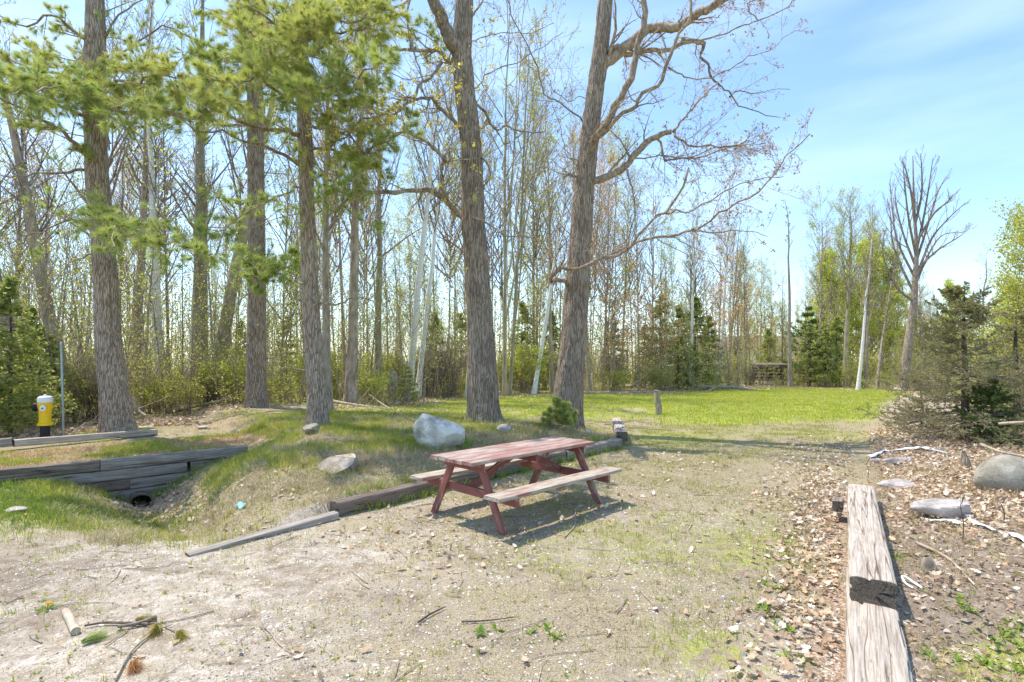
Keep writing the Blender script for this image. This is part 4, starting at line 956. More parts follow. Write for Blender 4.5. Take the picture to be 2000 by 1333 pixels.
def put(kind, vi, p, H=None, Hbase=None, rz=0., lean=(0, 0), thick=1., label='', group=None, cat='tree', bark_=None):
    tr, cr, lf = V_[kind][vi % len(V_[kind])]
    base = {'bare': 14, 'mossy': 14, 'budding': 13, 'reddish': 12, 'fork': 14, 'birch': 13, 'sapling': 7, 'leafy': 10, 'redsap': 6}[kind]
    s = (H or base)/base
    t = thing(TREENAME[kind], label, cat, (p.x, p.y, p.z-.02), (0, 0, 0), group)
    M = Matrix.Rotation(lean[0], 4, 'Y') @ Matrix.Rotation(lean[1], 4, 'X')
    t.rotation_euler = (M @ Matrix.Rotation(rz, 4, 'Z')).to_euler(); t.scale = (s, s, s)
    o = link('trunk', tr, t); o.scale = (thick, thick, 1)
    link('crown', cr, t)
    if lf: link('foliage', lf, t)
    return t
# trees one can point to, from their place in the photograph: (kind, variant, px, distance, y of the top, lean, thickness, label)
def topH(px, Y, ytop): return CH-(ytop-YH)/F*Y-hz((px-1000)/F*Y, Y)
named = [
 ('bare', 0, 62, 15, -60, -.20, 1.5, 'dark trunk leaning left at the left edge, above the cedar bush'),
 ('bare', 1, 138, 17, -60, -.14, 1.7, 'tall dark tree leaning left between the galvanised pole and the leftmost big pine'),
 ('bare', 2, 262, 22, -40, .0, 1.2, 'slim straight grey tree just right of the leftmost big pine'),
 ('birch', 0, 316, 21, 60, .02, 1.35, 'leftmost white birch trunk, between the leftmost and middle pines'),
 ('mossy', 0, 388, 25, -60, -.02, 1.9, 'thick mossy trunk, left one of the pair before the middle pine'),
 ('mossy', 1, 416, 22, -60, .07, 1.6, 'thick mossy trunk leaning right, just left of the middle pine'),
 ('bare', 3, 684, 18, -20, .01, 1.5, 'dark trunk wrapped in dry vines right of the nearest pine'),
 ('bare', 0, 640, 15.5, -60, -.01, 1.1, 'slender trunk half hidden right behind the nearest pine'),
 ('mossy', 2, 738, 24, 60, .0, 1., 'slim mossy tree right of the vine-wrapped dark trunk'),
 ('birch', 1, 798, 24, 60, .13, 1.1, 'birch leaning right, left one of a leaning pair near the boulder'),
 ('birch', 2, 815, 25, 80, .11, .9, 'thinner birch leaning right, right one of a leaning pair'),
 ('birch', 0, 914, 26, 160, -.02, 1.05, 'birch half hidden behind the left oak trunk'),
 ('fork', 0, 986, 27, -20, .02, .62, 'forked grey clump of stems between the two large oaks'),
 ('fork', 1, 996, 27.5, 60, .07, .55, 'second forked tree of the clump between the oaks, leaning right'),
 ('birch', 1, 1042, 29, 250, .05, .95, 'short white birch trunk immediately left of the right oak'),
 ('bare', 1, 1078, 31, 180, .0, .8, 'slim grey tree seen just left of the right oak'),
 ('reddish', 0, 1152, 31, 260, -.01, 1.1, 'orange-budded slim tree at the right side of the right oak'),
 ('reddish', 1, 1178, 33, 330, .01, .9, 'second orange-budded tree right of the right oak'),
 ('birch', 2, 1346, 34, 380, .06, 1.1, 'white birch trunk leaning right before the dark cedars'),
 ('birch', 0, 1404, 38, 300, .01, .95, 'tall thin white birch left of the log pile end'),
 ('fork', 0, 1420, 40, 400, .04, .8, 'pale forked tree spreading left of the open shelter'),
 ('birch', 1, 1675, 33, 440, -.075, 1.15, 'bright white birch at the back edge of the lawn on the right'),
 ('mossy', 3, 1648, 36, 380, .0, 1.2, 'brown trunk just left of the bright white lawn birch'),
 ('bare', 2, 1600, 38, 430, .0, 1., 'bare tree left of the brown trunk by the white lawn birch'),
 ('bare', 3, 1690, 37, 400, .03, .9, 'slim bare tree directly right of the bright white lawn birch'),
 ('bare', 0, 1712, 34, 470, .14, 1.3, 'grey trunk leaning right above the plank bench'),
 ('leafy', 0, 1690, 44, 480, .0, .9, 'lime-leaved tree behind the bright white lawn birch'),
 ('leafy', 1, 1740, 46, 500, .0, .9, 'lime-leaved tree behind the fan-shaped bare tree'),
 ('leafy', 2, 1640, 46, 510, .0, .9, 'lime-leaved tree right of the young pine'),
 ('reddish', 1, 1800, 42, 520, .0, .9, 'pinkish budding tree right of the fan-shaped bare tree'),
 ('redsap', 0, 1195, 30.6, 585, .0, .9, 'salmon-leaved maple sapling nearest the right oak at the lawn edge'),
 ('redsap', 1, 1248, 31.4, 560, .03, .9, 'salmon-leaved maple sapling second from the right oak at the lawn edge'),
 ('redsap', 0, 1290, 32, 590, -.03, .9, 'salmon-leaved maple sapling above the leaning dead trunk'),
 ('redsap', 1, 1445, 38, 600, .02, .9, 'salmon-leaved maple sapling left of the open shelter'),
 ('leafy', 0, 1868, 38, 560, .0, .9, 'pale green budding tree in the gap left of the right-edge leafy tree'),
 ('bare', 1, 1915, 30, 500, -.01, 1.4, 'straight pale dead trunk near the right edge above the brown spruce'),
]
for i, (kd, vi, px, Y, yt, le, th_, lab) in enumerate(named):
    p = GY(px, Y); put(kd, vi, p, topH(px, Y, yt), rz=i*1.7, lean=(le, 0), thick=th_, label=lab)
# straight pole tree with a small crown
PT = gen_tree(771, 14, .15, bark_='bark_grey', n1=12, t0=.72, Lf=(.05, .10), pal=BUDS, leafden=.5, leafs=.05, lean=.0); V_['pole'] = [PT]
# fan-shaped bare tree on the right
def fan_tree():
    rg = np.random.default_rng(5); Y = 32.5
    p0 = GY(1764, Y)
    t = thing('bare_tree', 'large fan-shaped leafless tree rising above the wood on the right', 'tree')
    tp_ = pathpx([(1768, 720), (1776, 660), (1784, 600), (1788, 540), (1790, 480), (1786, 420), (1784, 360), (1783, 305)], Y)
    tp_ = np.vstack([[p0.x, p0.y, p0.z-.15], tp_])
    Q = smooth_path(tp_, 30)[None]; R = np.interp(np.linspace(0, 1, 30), [0, .1, .35, .6, 1], [.32, .27, .21, .11, .02])[None]
    V, Fq = tubes(Q, R, 14); link('trunk', mesh('trunk', V, [Fq], 'bark_pine'), t)
    br = Buf(); tw = Buf()
    L1 = [[(1786, 575), (1760, 520), (1742, 470), (1740, 425), (1733, 390)], [(1788, 545), (1752, 470), (1742, 400), (1738, 350)],
          [(1788, 520), (1765, 460), (1750, 400), (1748, 360)], [(1789, 500), (1775, 430), (1768, 370), (1763, 315)],
          [(1790, 490), (1805, 420), (1815, 360), (1822, 310)], [(1790, 510), (1812, 440), (1830, 380), (1848, 345)],
          [(1788, 545), (1818, 470), (1850, 430), (1886, 396)], [(1787, 560), (1812, 500), (1840, 460), (1880, 455)],
          [(1787, 480), (1822, 420), (1850, 395), (1862, 380)], [(1786, 430), (1780, 380), (1770, 335), (1765, 318)],
          [(1787, 440), (1800, 380), (1800, 330), (1798, 300)], [(1785, 590), (1750, 560), (1725, 500), (1728, 450)],
          [(1787, 530), (1830, 490), (1870, 465), (1890, 450)]]
    for q in L1:
        dy = rg.uniform(-2, 2); pts = pathpx([(a, b_, dy*j/3) for j, (a, b_) in enumerate(q)], Y)
        Q1 = smooth_path(pts, 12)[None]; R1 = np.linspace(.075, .014, 12)[None]; br.add(*tubes(Q1, R1, 6))
        A, RA = spawn(Q1, R1, rg, 11, .15, 1, (22, 40), L=(.16, .36), k=6, rr=.6, up=.35, wig=.08, rmin=.010); tw.add(*tubes(A, RA, 4))
        A2, R2 = spawn(A, RA, rg, 4, .25, 1, (20, 40), L=(.3, .55), k=4, rr=.7, up=.2, wig=.08, rmin=.007); tw.add(*tubes(A2, R2, 3))
    link('branches', br.mesh('branches', 'bark_pine'), t); link('twigs', tw.mesh('twigs', 'bark_twig'), t)
fan_tree()
p = GY(1543, 37); t = thing('bare_tree', 'straight branchless pole-like tree with a tiny crown, right of the shelter', 'tree', (p.x, p.y, p.z)); sc = topH(1543, 37, 390)/14
t.scale = (sc,)*3
link('trunk', PT[0], t); link('crown', PT[1], t); link('foliage', PT[2], t)

# ---- the rest of the wood, tree by tree
REG = [(-400, 60, 'behind the left-edge cedar bush'), (60, 200, 'left of the leftmost big pine'), (200, 330, 'between leftmost pine and leftmost birch'), (330, 470, 'between leftmost birch and middle pine'),
       (470, 600, 'between middle and nearest pines'), (600, 760, 'right of the nearest pine'), (760, 900, 'behind the boulder'), (900, 1030, 'between the two large oaks'),
       (1030, 1160, 'behind the right oak'), (1160, 1300, 'just right of the right oak'), (1300, 1440, 'behind the dark cedars'), (1440, 1560, 'around the open shelter'),
       (1560, 1700, 'behind the bright lawn birch'), (1700, 1850, 'around the fan-shaped bare tree'), (1850, 2500, 'behind the brown spruce')]
def region(px):
    for a, b_, s in REG:
        if a <= px < b_: return s
    return REG[-1][2]
YT = [(-300, -250), (850, -200), (980, 40), (1150, 140), (1260, 290), (1400, 400), (1480, 450), (1540, 560), (1580, 500), (1620, 380), (1650, 350), (1700, 400), (1740, 450), (1780, 520), (1880, 580), (1960, 600), (2300, 600)]
def ytop(px): return np.interp(px, [a for a, b_ in YT], [b_ for a, b_ in YT])
ADJ = dict(bare='grey leafless tree', mossy='mossy leafless tree', budding='yellow-budded slim tree', reddish='orange-budded slim tree', fork='fork-stemmed tree', birch='white-barked birch', sapling='thin green sapling', leafy='lime-leaved tree', redsap='orange-leaved maple sapling')
rgw = np.random.default_rng(77); cnt = {}
SAME = {}
def wood(kind, px, Y, H, thick=1.):
    p = GY(px, Y); row = 'front-row' if Y < edgeY(px)+7 else 'deep-wood'
    lab = f'{row} {ADJ[kind]} {region(px)}'
    t = put(kind, int(rgw.integers(0, 9)), p, H, rz=rgw.uniform(0, 6.28), lean=(rgw.normal()*.035, rgw.normal()*.03), thick=thick, label=lab, group=lab)
    SAME.setdefault(lab, []).append((px, t))
for i in range(150):
    px = -200+(i+rgw.random())/108*2200 if i < 108 else 1450+(i-108+rgw.random())/42*560
    ed = edgeY(px); Y = ed+(3 if px < 900 else .5)+rgw.random()**1.2*26
    if 1462 < px < 1550: Y = max(Y, 44)
    for q in named:
        if abs(px-q[2]) < 26 and Y < q[3]+1.5: Y = q[3]+rgw.uniform(2, 9)
    yt = ytop(px); H = topH(px, Y, yt)*rgw.uniform(.62, 1.0); H = min(max(H, 5), 21)
    if px < 860: H = min(H, 17)*rgw.uniform(.75, 1)
    pr = rgw.random()
    kind = 'bare' if pr < .22 else 'mossy' if pr < .5 else 'budding' if pr < .86 else 'birch' if pr < .94 else 'reddish'
    if 1130 < px < 1300 and pr > .6: kind = 'reddish'
    if px > 1760: kind = 'budding' if pr < .5 else kind
    if px > 1850: H *= .6
    wood(kind, px, Y, H, rgw.uniform(.38, .72)*14/max(H, 10))
for i in range(125):
    px = -150+(i+rgw.random())/125*2050; ed = edgeY(px)
    if 1445 < px < 1550 or px > 1880: continue
    wood('redsap' if (1150 < px < 1480 and rgw.random() < .55) else 'sapling', px, ed+rgw.uniform(.3, 8), rgw.uniform(3.5, 9) if px < 1450 else rgw.uniform(2.5, 4.5))
# ------------------------------------------------------------------ evergreens and shrubs
def cedar_mesh(seed, H, w, pal, n=2600, top=1.1, droop=.3, leafs=.07):
    "flat sprays on many side branches"
    rg = np.random.default_rng(seed)
    P = np.array([[(0, 0, -.1), (0, 0, H*.3), (0.02, 0, H*.6), (0, 0, H*.97)]]); R = np.array([[.05, .042, .028, .008]])*H/4
    tr = Buf(); tr.add(*tubes(P, R, 8))
    m = max(40, int(n/30)); z = rg.uniform(.04, 1, m); th = rg.uniform(0, 2*math.pi, m)
    rad_ = w*np.clip((1-z)**.75*top, .05, 1)*rg.uniform(.6, 1.15, m)
    k = 5; A = np.zeros((m, k, 3)); s = np.linspace(0, 1, k)
    for j in range(k):
        A[:, j, 0] = np.cos(th)*rad_*s[j]; A[:, j, 1] = np.sin(th)*rad_*s[j]; A[:, j, 2] = z*H+rad_*(.35*s[j]-droop*s[j]**2)
    RA = np.linspace(.012, .004, k)[None]*np.ones((m, 1)); tr.add(*tubes(A, RA, 3))
    B, RB_ = spawn(A, RA, rg, 7, .2, 1, (25, 55), L=(.2, .45), k=3, rr=.6, up=.05, wig=.12, rmin=.003, flat=.4)
    tt = rg.random((len(B), 7)); c = lerp_path(B, tt).reshape(-1, 3)+rg.normal(size=(len(B)*7, 3))*.035
    V, Fq = leafquads(c, leafs, rg, pal, 1.7, flat=.6)
    br = .75+.5*rg.random(len(c)); col = np.repeat(np.array(pal)[rg.integers(0, len(pal), len(c))]*br[:, None], 4, 0)
    return tr.mesh('trunk', 'bark_dark'), mesh('foliage', V, [Fq], 'foliage', col, smooth=False)
def shrub_mesh(seed, H, w, pal, n=24, leaf=.05, den=1., cl=3):
    rg = np.random.default_rng(seed)
    th = rg.uniform(0, 6.28, n); rr = rg.random(n)**.5*w*.35
    B0 = np.stack([np.cos(th)*rr, np.sin(th)*rr, np.zeros(n)-.05], 1); tip = np.stack([np.cos(th)*w*rg.uniform(.3, 1, n), np.sin(th)*w*rg.uniform(.3, 1, n), H*rg.uniform(.5, 1, n)], 1)
    s = np.linspace(0, 1, 6)[None, :, None]; A = B0[:, None]*(1-s)+tip[:, None]*s; A[..., 2] += (np.sin(s[..., 0]*math.pi)*.12*H)
    A += rg.normal(size=A.shape)*.03; RA = np.linspace(.012, .004, 6)[None]*np.ones((n, 1))*H/1.5
    b = Buf(); b.add(*tubes(A, RA, 3)); B, RB_ = spawn(A, RA, rg, 7, .2, 1, (25, 60), L=(.2, .45), k=4, rr=.6, up=.1, wig=.15, rmin=.003); b.add(*tubes(B, RB_, 3))
    C, RC = spawn(B, RB_, rg, 3, .2, 1, (25, 60), L=(.3, .6), k=3, rr=.6, up=.1, wig=.15, rmin=.0025); b.add(*tubes(C, RC, 3))
    pts = np.concatenate([C[:, -1], C[:, 1], B[:, -1], B[:, 2]]); pts = pts[rg.random(len(pts)) < den]
    pts = np.repeat(pts, cl, 0)+rg.normal(size=(len(pts)*cl, 3))*.05
    V, Fq = leafquads(pts, leaf, rg, pal, 1.4); col = np.repeat(np.array(pal)[rg.integers(0, len(pal), len(pts))]*rg.uniform(.75, 1.2, (len(pts), 1)), 4, 0)
    return b.mesh('stems', 'bark_twig'), mesh('foliage', V, [Fq], 'foliage', col, smooth=False)
def plant(name, meshes, names, p, label, cat, group=None, s=1., rz=0., sz=None):
    t = thing(name, label, cat, (p.x, p.y, p.z), (0, 0, rz), group); t.scale = (s, s, sz or s)
    for m, nm in zip(meshes, names): link(nm, m, t)
    return t
CD = [cedar_mesh(300+i, 4, 1.2, CEDAR, n=(3600, 2600, 3000, 2200)[i]) for i in range(4)]
TF = ('trunk', 'foliage')
cg2 = 'dark cedars of the wood'
for i, (px, Y, H, lab) in enumerate([
    (20, 11.9, 3.5, 'dense cedar bush at the left edge behind the hydrant'), (-60, 11.0, 3.2, 'cedar bush cut by the left edge of frame'), (60, 13.6, 3.0, 'low cedar directly behind the yellow hydrant'), (105, 13.8, 2.4, 'small cedar right of the hydrant behind the galvanised pole'),
    (1325, 33.5, 5.2, 'left one of the dark cedars at the lawn edge'), (1358, 34.5, 6.0, 'tallest dark cedar at the lawn edge left of the white birch'), (1385, 36, 4.8, 'right one of the dark cedars beside the thin birch'),
    (1290, 36, 6.5, 'cedar behind the leaning dead trunk'), (1260, 40, 4.5, 'cedar deep right of the right oak'), (1438, 45, 3.8, 'dark cedar just left of the open shelter'), (1500, 46, 4.5, 'cedar directly behind the open shelter'),
    (1582, 38, 4.6, 'grey-green cedar right of the pole-like tree'), (1612, 37, 4.0, 'bushy cedar left of the bright lawn birch'), (1634, 38, 5.0, 'cedar behind the brown trunk by the lawn birch'), (1570, 42, 3.5, 'low cedar between shelter and young pine'),
    (900, 34, 5., 'dark cedar seen left of the left oak trunk'), (1020, 34, 5.5, 'dark cedar seen between the oaks'), (1075, 34, 5., 'dark cedar touching the left side of the right oak'), (1200, 38, 4.5, 'cedar right of the right oak trunk'), (560, 30, 4.5, 'cedar far behind between middle and nearest pine'), (470, 30, 4, 'cedar far behind left of the middle pine'),
    (850, 30, 4.5, 'cedar far behind the boulder'), (1985, 15.5, 3.5, 'cedar at the right edge behind the leafy tree')]):
    p = GY(px, Y); plant('cedar_tree', CD[i % 4], TF, p, lab, 'tree', s=H/4, rz=i*2.1)
# young white pine beside the shelter
def young_pine(seed, H, w, pal, nb=60, tuft=.16, sp=.0):
    rg = np.random.default_rng(seed); b = Buf()
    P = np.array([[(0, 0, -.1), (0, 0, H*.4), (0, 0, H*.75), (0, 0, H)]]); b.add(*tubes(P, np.array([[.06, .045, .025, .01]])*H/5, 8))
    lv = np.repeat(np.linspace(.12, .97, nb//6), 6); m = len(lv); th = rg.uniform(0, 6.28, m); rad_ = w*(1-lv)**.8*rg.uniform(.7, 1.1, m)+.1
    k = 6; A = np.zeros((m, k, 3)); s = np.linspace(0, 1, k)
    for j in range(k): A[:, j] = np.stack([np.cos(th)*rad_*s[j], np.sin(th)*rad_*s[j], lv*H+rad_*(.25*s[j]+.1*s[j]**2)], 1)
    RA = np.linspace(.018, .005, k)[None]*np.ones((m, 1)); b.add(*tubes(A, RA, 4))
    B, RB_ = spawn(A, RA, rg, 8, .3, 1, (30, 55), L=(.2, .4), k=4, rr=.6, up=.15, wig=.1, rmin=.004, flat=.4); b.add(*tubes(B, RB_, 3))
    tt = .3+.7*rg.random((len(B), 8)); c = lerp_path(B, tt).reshape(-1, 3); e = norm(np.repeat(B[:, -1]-B[:, 0], 8, 0)+np.array([0, 0, .1]))
    V, Fq, col = needle_tufts(c, e, rg, pal, ln=tuft, n=8, w=.012, spread=.8)
    return b.mesh('trunk', 'bark_grey'), mesh('needles', V, [Fq], 'needle', col, smooth=False)
YP = young_pine(9, 5, 2.3, [(.17, .26, .09), (.24, .33, .12), (.13, .21, .08)])
plant('pine_tree', YP, ('trunk', 'needles'), GY(1578, 39), 'young bluish-green pine with level branches right of the shelter', 'tree', s=1.15)
SP = young_pine(10, 1.0, .7, PINEO, nb=30, tuft=.2)
plant('pine_sapling', SP, ('trunk', 'needles'), GY(1092, 12.0), 'fluffy knee-high pine seedling in front of the right oak', 'sapling', s=.62)
YP2 = young_pine(11, 3, 1.1, PINE+PINEO, nb=48, tuft=.15)
plant('pine_tree', YP2, ('trunk', 'needles'), GY(795, 21), 'small soft green pine sapling left of the leaning birches', 'tree', s=.5)
# brown spruce on the right: whorls of drooping half bare branches
def spruce(seed, H, w, green, parent_label, p, r=.07, nb=80, name='spruce_tree', pal=PINE):
    rg = np.random.default_rng(seed); t = thing(name, parent_label, 'tree', (p.x, p.y, p.z))
    b = Buf(); P = np.array([[(0, 0, -.1), (.02, 0, H*.35), (-.02, 0, H*.7), (0, 0, H)]]); V, Fq = tubes(P, np.array([[r*1.15, r*.85, r*.5, .008]]), 10)
    link('trunk', mesh('trunk', V, [Fq], 'bark_dark'), t)
    lv = np.sort(rg.uniform(.06, .98, nb)); m = nb; th = rg.uniform(0, 6.28, m)
    rad_ = w*np.clip(1.05-lv, .06, 1)**.75*rg.uniform(.7, 1.1, m); k = 8; s = np.linspace(0, 1, k); A = np.zeros((m, k, 3))
    up = .5*lv-.18
    for j in range(k): A[:, j] = np.stack([np.cos(th)*rad_*s[j], np.sin(th)*rad_*s[j], lv*H+rad_*(up*s[j]-.16*s[j]*(1-s[j])*2+.10*s[j]**3)], 1)
    A[:, 1:] += rg.normal(size=(m, k-1, 3))*.012; A[..., 2] = np.maximum(A[..., 2], .06)
    RA = np.linspace(.014, .004, k)[None]*(.6+.6*(1-lv))[:, None]; b.add(*tubes(A, RA, 4))
    B, RB_ = spawn(A, RA, rg, 16, .12, 1, (35, 65), L=(.14, .34), k=4, rr=.5, up=.03, wig=.1, rmin=.0026, flat=.35); b.add(*tubes(B, RB_, 3))
    C, RC = spawn(B, RB_, rg, 6, .15, 1, (35, 65), L=(.2, .45), k=3, rr=.6, up=.05, wig=.1, rmin=.002, flat=.6); b.add(*tubes(C, RC, 3))
    link('branches', b.mesh('branches', 'bark_twig'), t)
    sel = C[rg.random(len(C)) < green]
    tt = rg.random((len(sel), 4)); c = lerp_path(sel, tt).reshape(-1, 3); e = norm(np.repeat(sel[:, -1]-sel[:, 0], 4, 0))
    V, Fq, col = needle_tufts(c, e, rg, pal, ln=.035, n=6, w=.0035, spread=1.1); link('needles', mesh('needles', V, [Fq], 'needle', col, smooth=False), t)
SPC = [(.32, .34, .17), (.40, .38, .20), (.27, .32, .14), (.44, .39, .23)]
spruce(41, 2.95, 1.8, .65, 'sparse brown spruce with bare twiggy branches right of the lawn', GY(1884, 10.2), nb=130, pal=SPC)
spruce(42, 1.15, .85, .9, 'low green spruce below the sparse brown spruce', GY(1938, 9.7), r=.035, nb=50, pal=[(.12, .19, .06), (.2, .26, .1)])
spruce(43, 2.6, 1.3, .5, 'twiggy spruce behind the brown spruce at the right edge', GY(1985, 11.5), nb=60, pal=SPC)
spruce(44, 1.2, 1.1, .2, 'low dry brushy spruce left of the sparse brown spruce', GY(1800, 12.4), r=.03, nb=50, pal=SPC)
# leafy tree at the right edge
def edge_tree():
    tr, cr, lf = gen_tree(901, 7, .11, bark_='bark_grey', n1=80, t0=.10, ang=(35, 65), Lf=(.22, .36), pal=LIME+YG, leafden=.95, leafs=.06, clump=5, up=.15)
    p = GY(2030, 14.5); s = topH(2030, 14.5, 420)/7; t = thing('leafy_tree', 'bright lime-leaved tree cut by the right edge of frame', 'tree', (p.x, p.y, p.z)); t.scale = (s,)*3
    link('trunk', tr, t); link('crown', cr, t); link('foliage', lf, t)
    p = GY(1960, 17); t = thing('leafy_tree', 'smaller lime-leaved tree behind the brown spruce', 'tree', (p.x, p.y, p.z), (0, 0, 2)); s = topH(1960, 17, 560)/7; t.scale = (s,)*3
    link('trunk', tr, t); link('crown', cr, t); link('foliage', lf, t)
edge_tree()
# shrubs along the edge of the wood
SH = {'yellow-green': [shrub_mesh(500+i, 1.6, 1.0, LIME, den=1.) for i in range(3)], 'olive': [shrub_mesh(510+i, 1.6, 1.1, OLIVE+YG, den=.9) for i in range(3)],
      'dry tan': [shrub_mesh(520+i, 2.0, 1.0, [(.46, .38, .24), (.5, .44, .27)], n=60, den=.25, leaf=.03, cl=1) for i in range(2)],
      'sparse yellow-green': [shrub_mesh(530+i, 2.2, 1.2, LIME, n=20, den=.6, leaf=.05, cl=2) for i in range(3)]}
SF = ('stems', 'foliage')
plant('shrub', SH['dry tan'][0], SF, GY(868, 26.5), 'round bush of dense tan dry twigs left of the left oak', 'shrub', s=1.5)
plant('shrub', SH['dry tan'][1], SF, GY(840, 27), 'second tan twiggy bush, beside the leaning birches', 'shrub', s=1.2)
plant('shrub', SH['yellow-green'][0], SF, GY(1035, 30), 'bright green leafy bush between the two oaks', 'shrub', s=1.6)
plant('shrub', SH['olive'][1], SF, GY(55, 12.6), 'green bush behind the hydrant nozzle', 'shrub', s=.7)
ks = list(SH)
for i in range(95):
    px = -150+(i+rgw.random())/95*2000
    if 1465 < px < 1550: continue
    ed = edgeY(px); back = rgw.random() < .6
    Y = ed+rgw.uniform(.2, 2.2)+(rgw.uniform(2, 16) if back else 0)
    k_ = ks[int(rgw.choice(4, p=[.22, .33, .15, .30]))] if px < 1750 else ks[int(rgw.choice(4, p=[.1, .2, .5, .2]))]
    lab = f'{"back" if back else "front"} {k_} shrub {region(px)}'
    SAME.setdefault(lab, []).append((px, plant('shrub', SH[k_][int(rgw.integers(0, 9)) % len(SH[k_])], SF, GY(px, Y), lab, 'shrub', lab, s=rgw.uniform(.5, 1.15)*(1.25 if back else .8), rz=rgw.uniform(0, 6.28))))
ORD = ['leftmost', 'second from left', 'third from left', 'fourth from left', 'fifth from left', 'sixth from left', 'seventh from left', 'eighth from left', 'ninth from left', 'tenth from left', 'eleventh from left', 'twelfth from left', 'thirteenth from left', 'fourteenth from left', 'fifteenth from left', 'sixteenth from left', 'seventeenth from left', 'eighteenth from left', 'nineteenth from left', 'twentieth from left']
for lab, L_ in SAME.items():
    if len(L_) > 1:
        L_.sort(key=lambda q: q[0])
        for j, (_, o) in enumerate(L_): o['label'] = (ORD[j] if j < 20 else 'rightmost')+' '+lab

# ------------------------------------------------------------------ far wood, one mass
def far_wood():
    rg = np.random.default_rng(8); n = 380
    px = rg.uniform(-500, 2500, n); Y = rg.uniform(48, 85, n); x = (px-1000)/F*Y
    cap = np.where(px < 900, 15, np.clip(CH-(ytop(px)+60-YH)/F*Y, 4, 15)); H = cap*rg.uniform(.55, 1, n)
    k = 5; s = np.linspace(0, 1, k)[None, :, None]
    P = np.zeros((n, k, 3)); P[..., 0] = x[:, None]; P[..., 1] = Y[:, None]; P[..., 2] = Hh(x, Y)[:, None]-.1+H[:, None]*s[..., 0]
    P[..., :2] += np.cumsum(rg.normal(size=(n, k, 2))*.12, 1); R = np.linspace(.09, .02, k)[None]*rg.uniform(.6, 1.2, (n, 1))
    b = Buf(); b.add(*tubes(P, R, 5))
    A, RA = spawn(P, R, rg, 9, .25, 1, (25, 50), L=(.14, .3), k=4, rr=.4, up=.25, wig=.1, rmin=.013); b.add(*tubes(A, RA, 3))
    B, RB_ = spawn(A, RA, rg, 4, .2, 1, (25, 50), L=(.3, .6), k=3, rr=.5, up=.2, wig=.1, rmin=.009); b.add(*tubes(B, RB_, 3))
    link('far_wood', b.mesh('far_wood', 'bark_grey'), kind='stuff')
    c = np.concatenate([B[:, -1], B[:, 1]]); c = c[rg.random(len(c)) < .45]; pal = YG+OLIVE+BUDS
    V, Fq = leafquads(c, .16, rg, pal, 1.2); col = np.repeat(np.array(pal)[rg.integers(0, len(pal), len(c))], 4, 0)
    # low green mass between the far trunks
    m = 80000; px = rg.uniform(-500, 2500, m); Y = rg.uniform(46, 80, m); x = (px-1000)/F*Y; z = Hh(x, Y)+rg.random(m)**1.9*np.where(px < 1450, 11, 6)*(.5+fbm(x*.15, Y*.15, 3.3, 3))
    V2, F2 = leafquads(np.stack([x, Y, z], 1), .19, rg, pal, 1.2); p2 = OLIVE+YG+CEDAR[2:]+BUDS+LIME+[(.5, .44, .3)]; col2 = np.repeat(np.array(p2)[rg.integers(0, len(p2), m)], 4, 0)
    link('far_foliage', mesh('far_foliage', np.concatenate([V, V2]), [np.concatenate([Fq, F2+len(V)])], 'foliage', np.concatenate([col, col2]), smooth=False), kind='stuff')
far_wood()
# ------------------------------------------------------------------ undergrowth inside the wood
def undergrowth():
    rg = np.random.default_rng(18); n = 3000
    px = rg.uniform(-250, 2000, n); ed = edgeY(px); Y = ed+rg.random(n)**1.4*24-.2; x = (px-1000)/F*Y; z0 = Hh(x, Y); H = .4+rg.random(n)**1.5*np.where(px < 1450, 4.6, 2.2)
    k = 5; s = np.linspace(0, 1, k)[None]
    P = np.zeros((n, k, 3)); ln = rg.normal(size=(n, 2))*.28
    P[..., 0] = x[:, None]+ln[:, :1]*s*H[:, None]; P[..., 1] = Y[:, None]+ln[:, 1:]*s*H[:, None]; P[..., 2] = z0[:, None]-.05+s*H[:, None]
    P += rg.normal(size=P.shape)*.03; R = np.linspace(.010, .004, k)[None]*rg.uniform(.6, 1.8, (n, 1))
    b = Buf(); b.add(*tubes(P, R, 3)); A, RA = spawn(P, R, rg, 5, .2, 1, (30, 65), L=(.2, .45), k=4, rr=.6, up=.15, wig=.15, rmin=.0035); b.add(*tubes(A, RA, 3))
    link('brush_stems', b.mesh('brush_stems', 'bark_twig'), kind='stuff')
    c = np.concatenate([A[:, -1], A[:, 2], P[:, -1]]); c = np.repeat(c, 3, 0); c += rg.normal(size=c.shape)*.08
    m = 60000; px = rg.uniform(-250, 2000, m); Y = edgeY(px)-.3+rg.random(m)**1.5*24; x = (px-1000)/F*Y; cl = fbm(x*.7, Y*.7, 2.2, 3)
    keep = rg.random(m) < sm(cl, .36, .6); x, Y = x[keep], Y[keep]; z = Hh(x, Y)+rg.random(len(x))**2*.9*sm(cl[keep], .38, .62)
    c = np.concatenate([c, np.stack([x, Y, z], 1)]); pal = LIME+YG+[(.45, .40, .2), (.52, .45, .28)]
    V, Fq = leafquads(c, .055, rg, pal, 1.3); col = np.repeat(np.array(pal)[rg.integers(0, len(pal), len(c))]*rg.uniform(.7, 1.15, (len(c), 1)), 4, 0)
    link('undergrowth', mesh('undergrowth', V, [Fq], 'foliage', col, smooth=False), kind='stuff')
undergrowth()

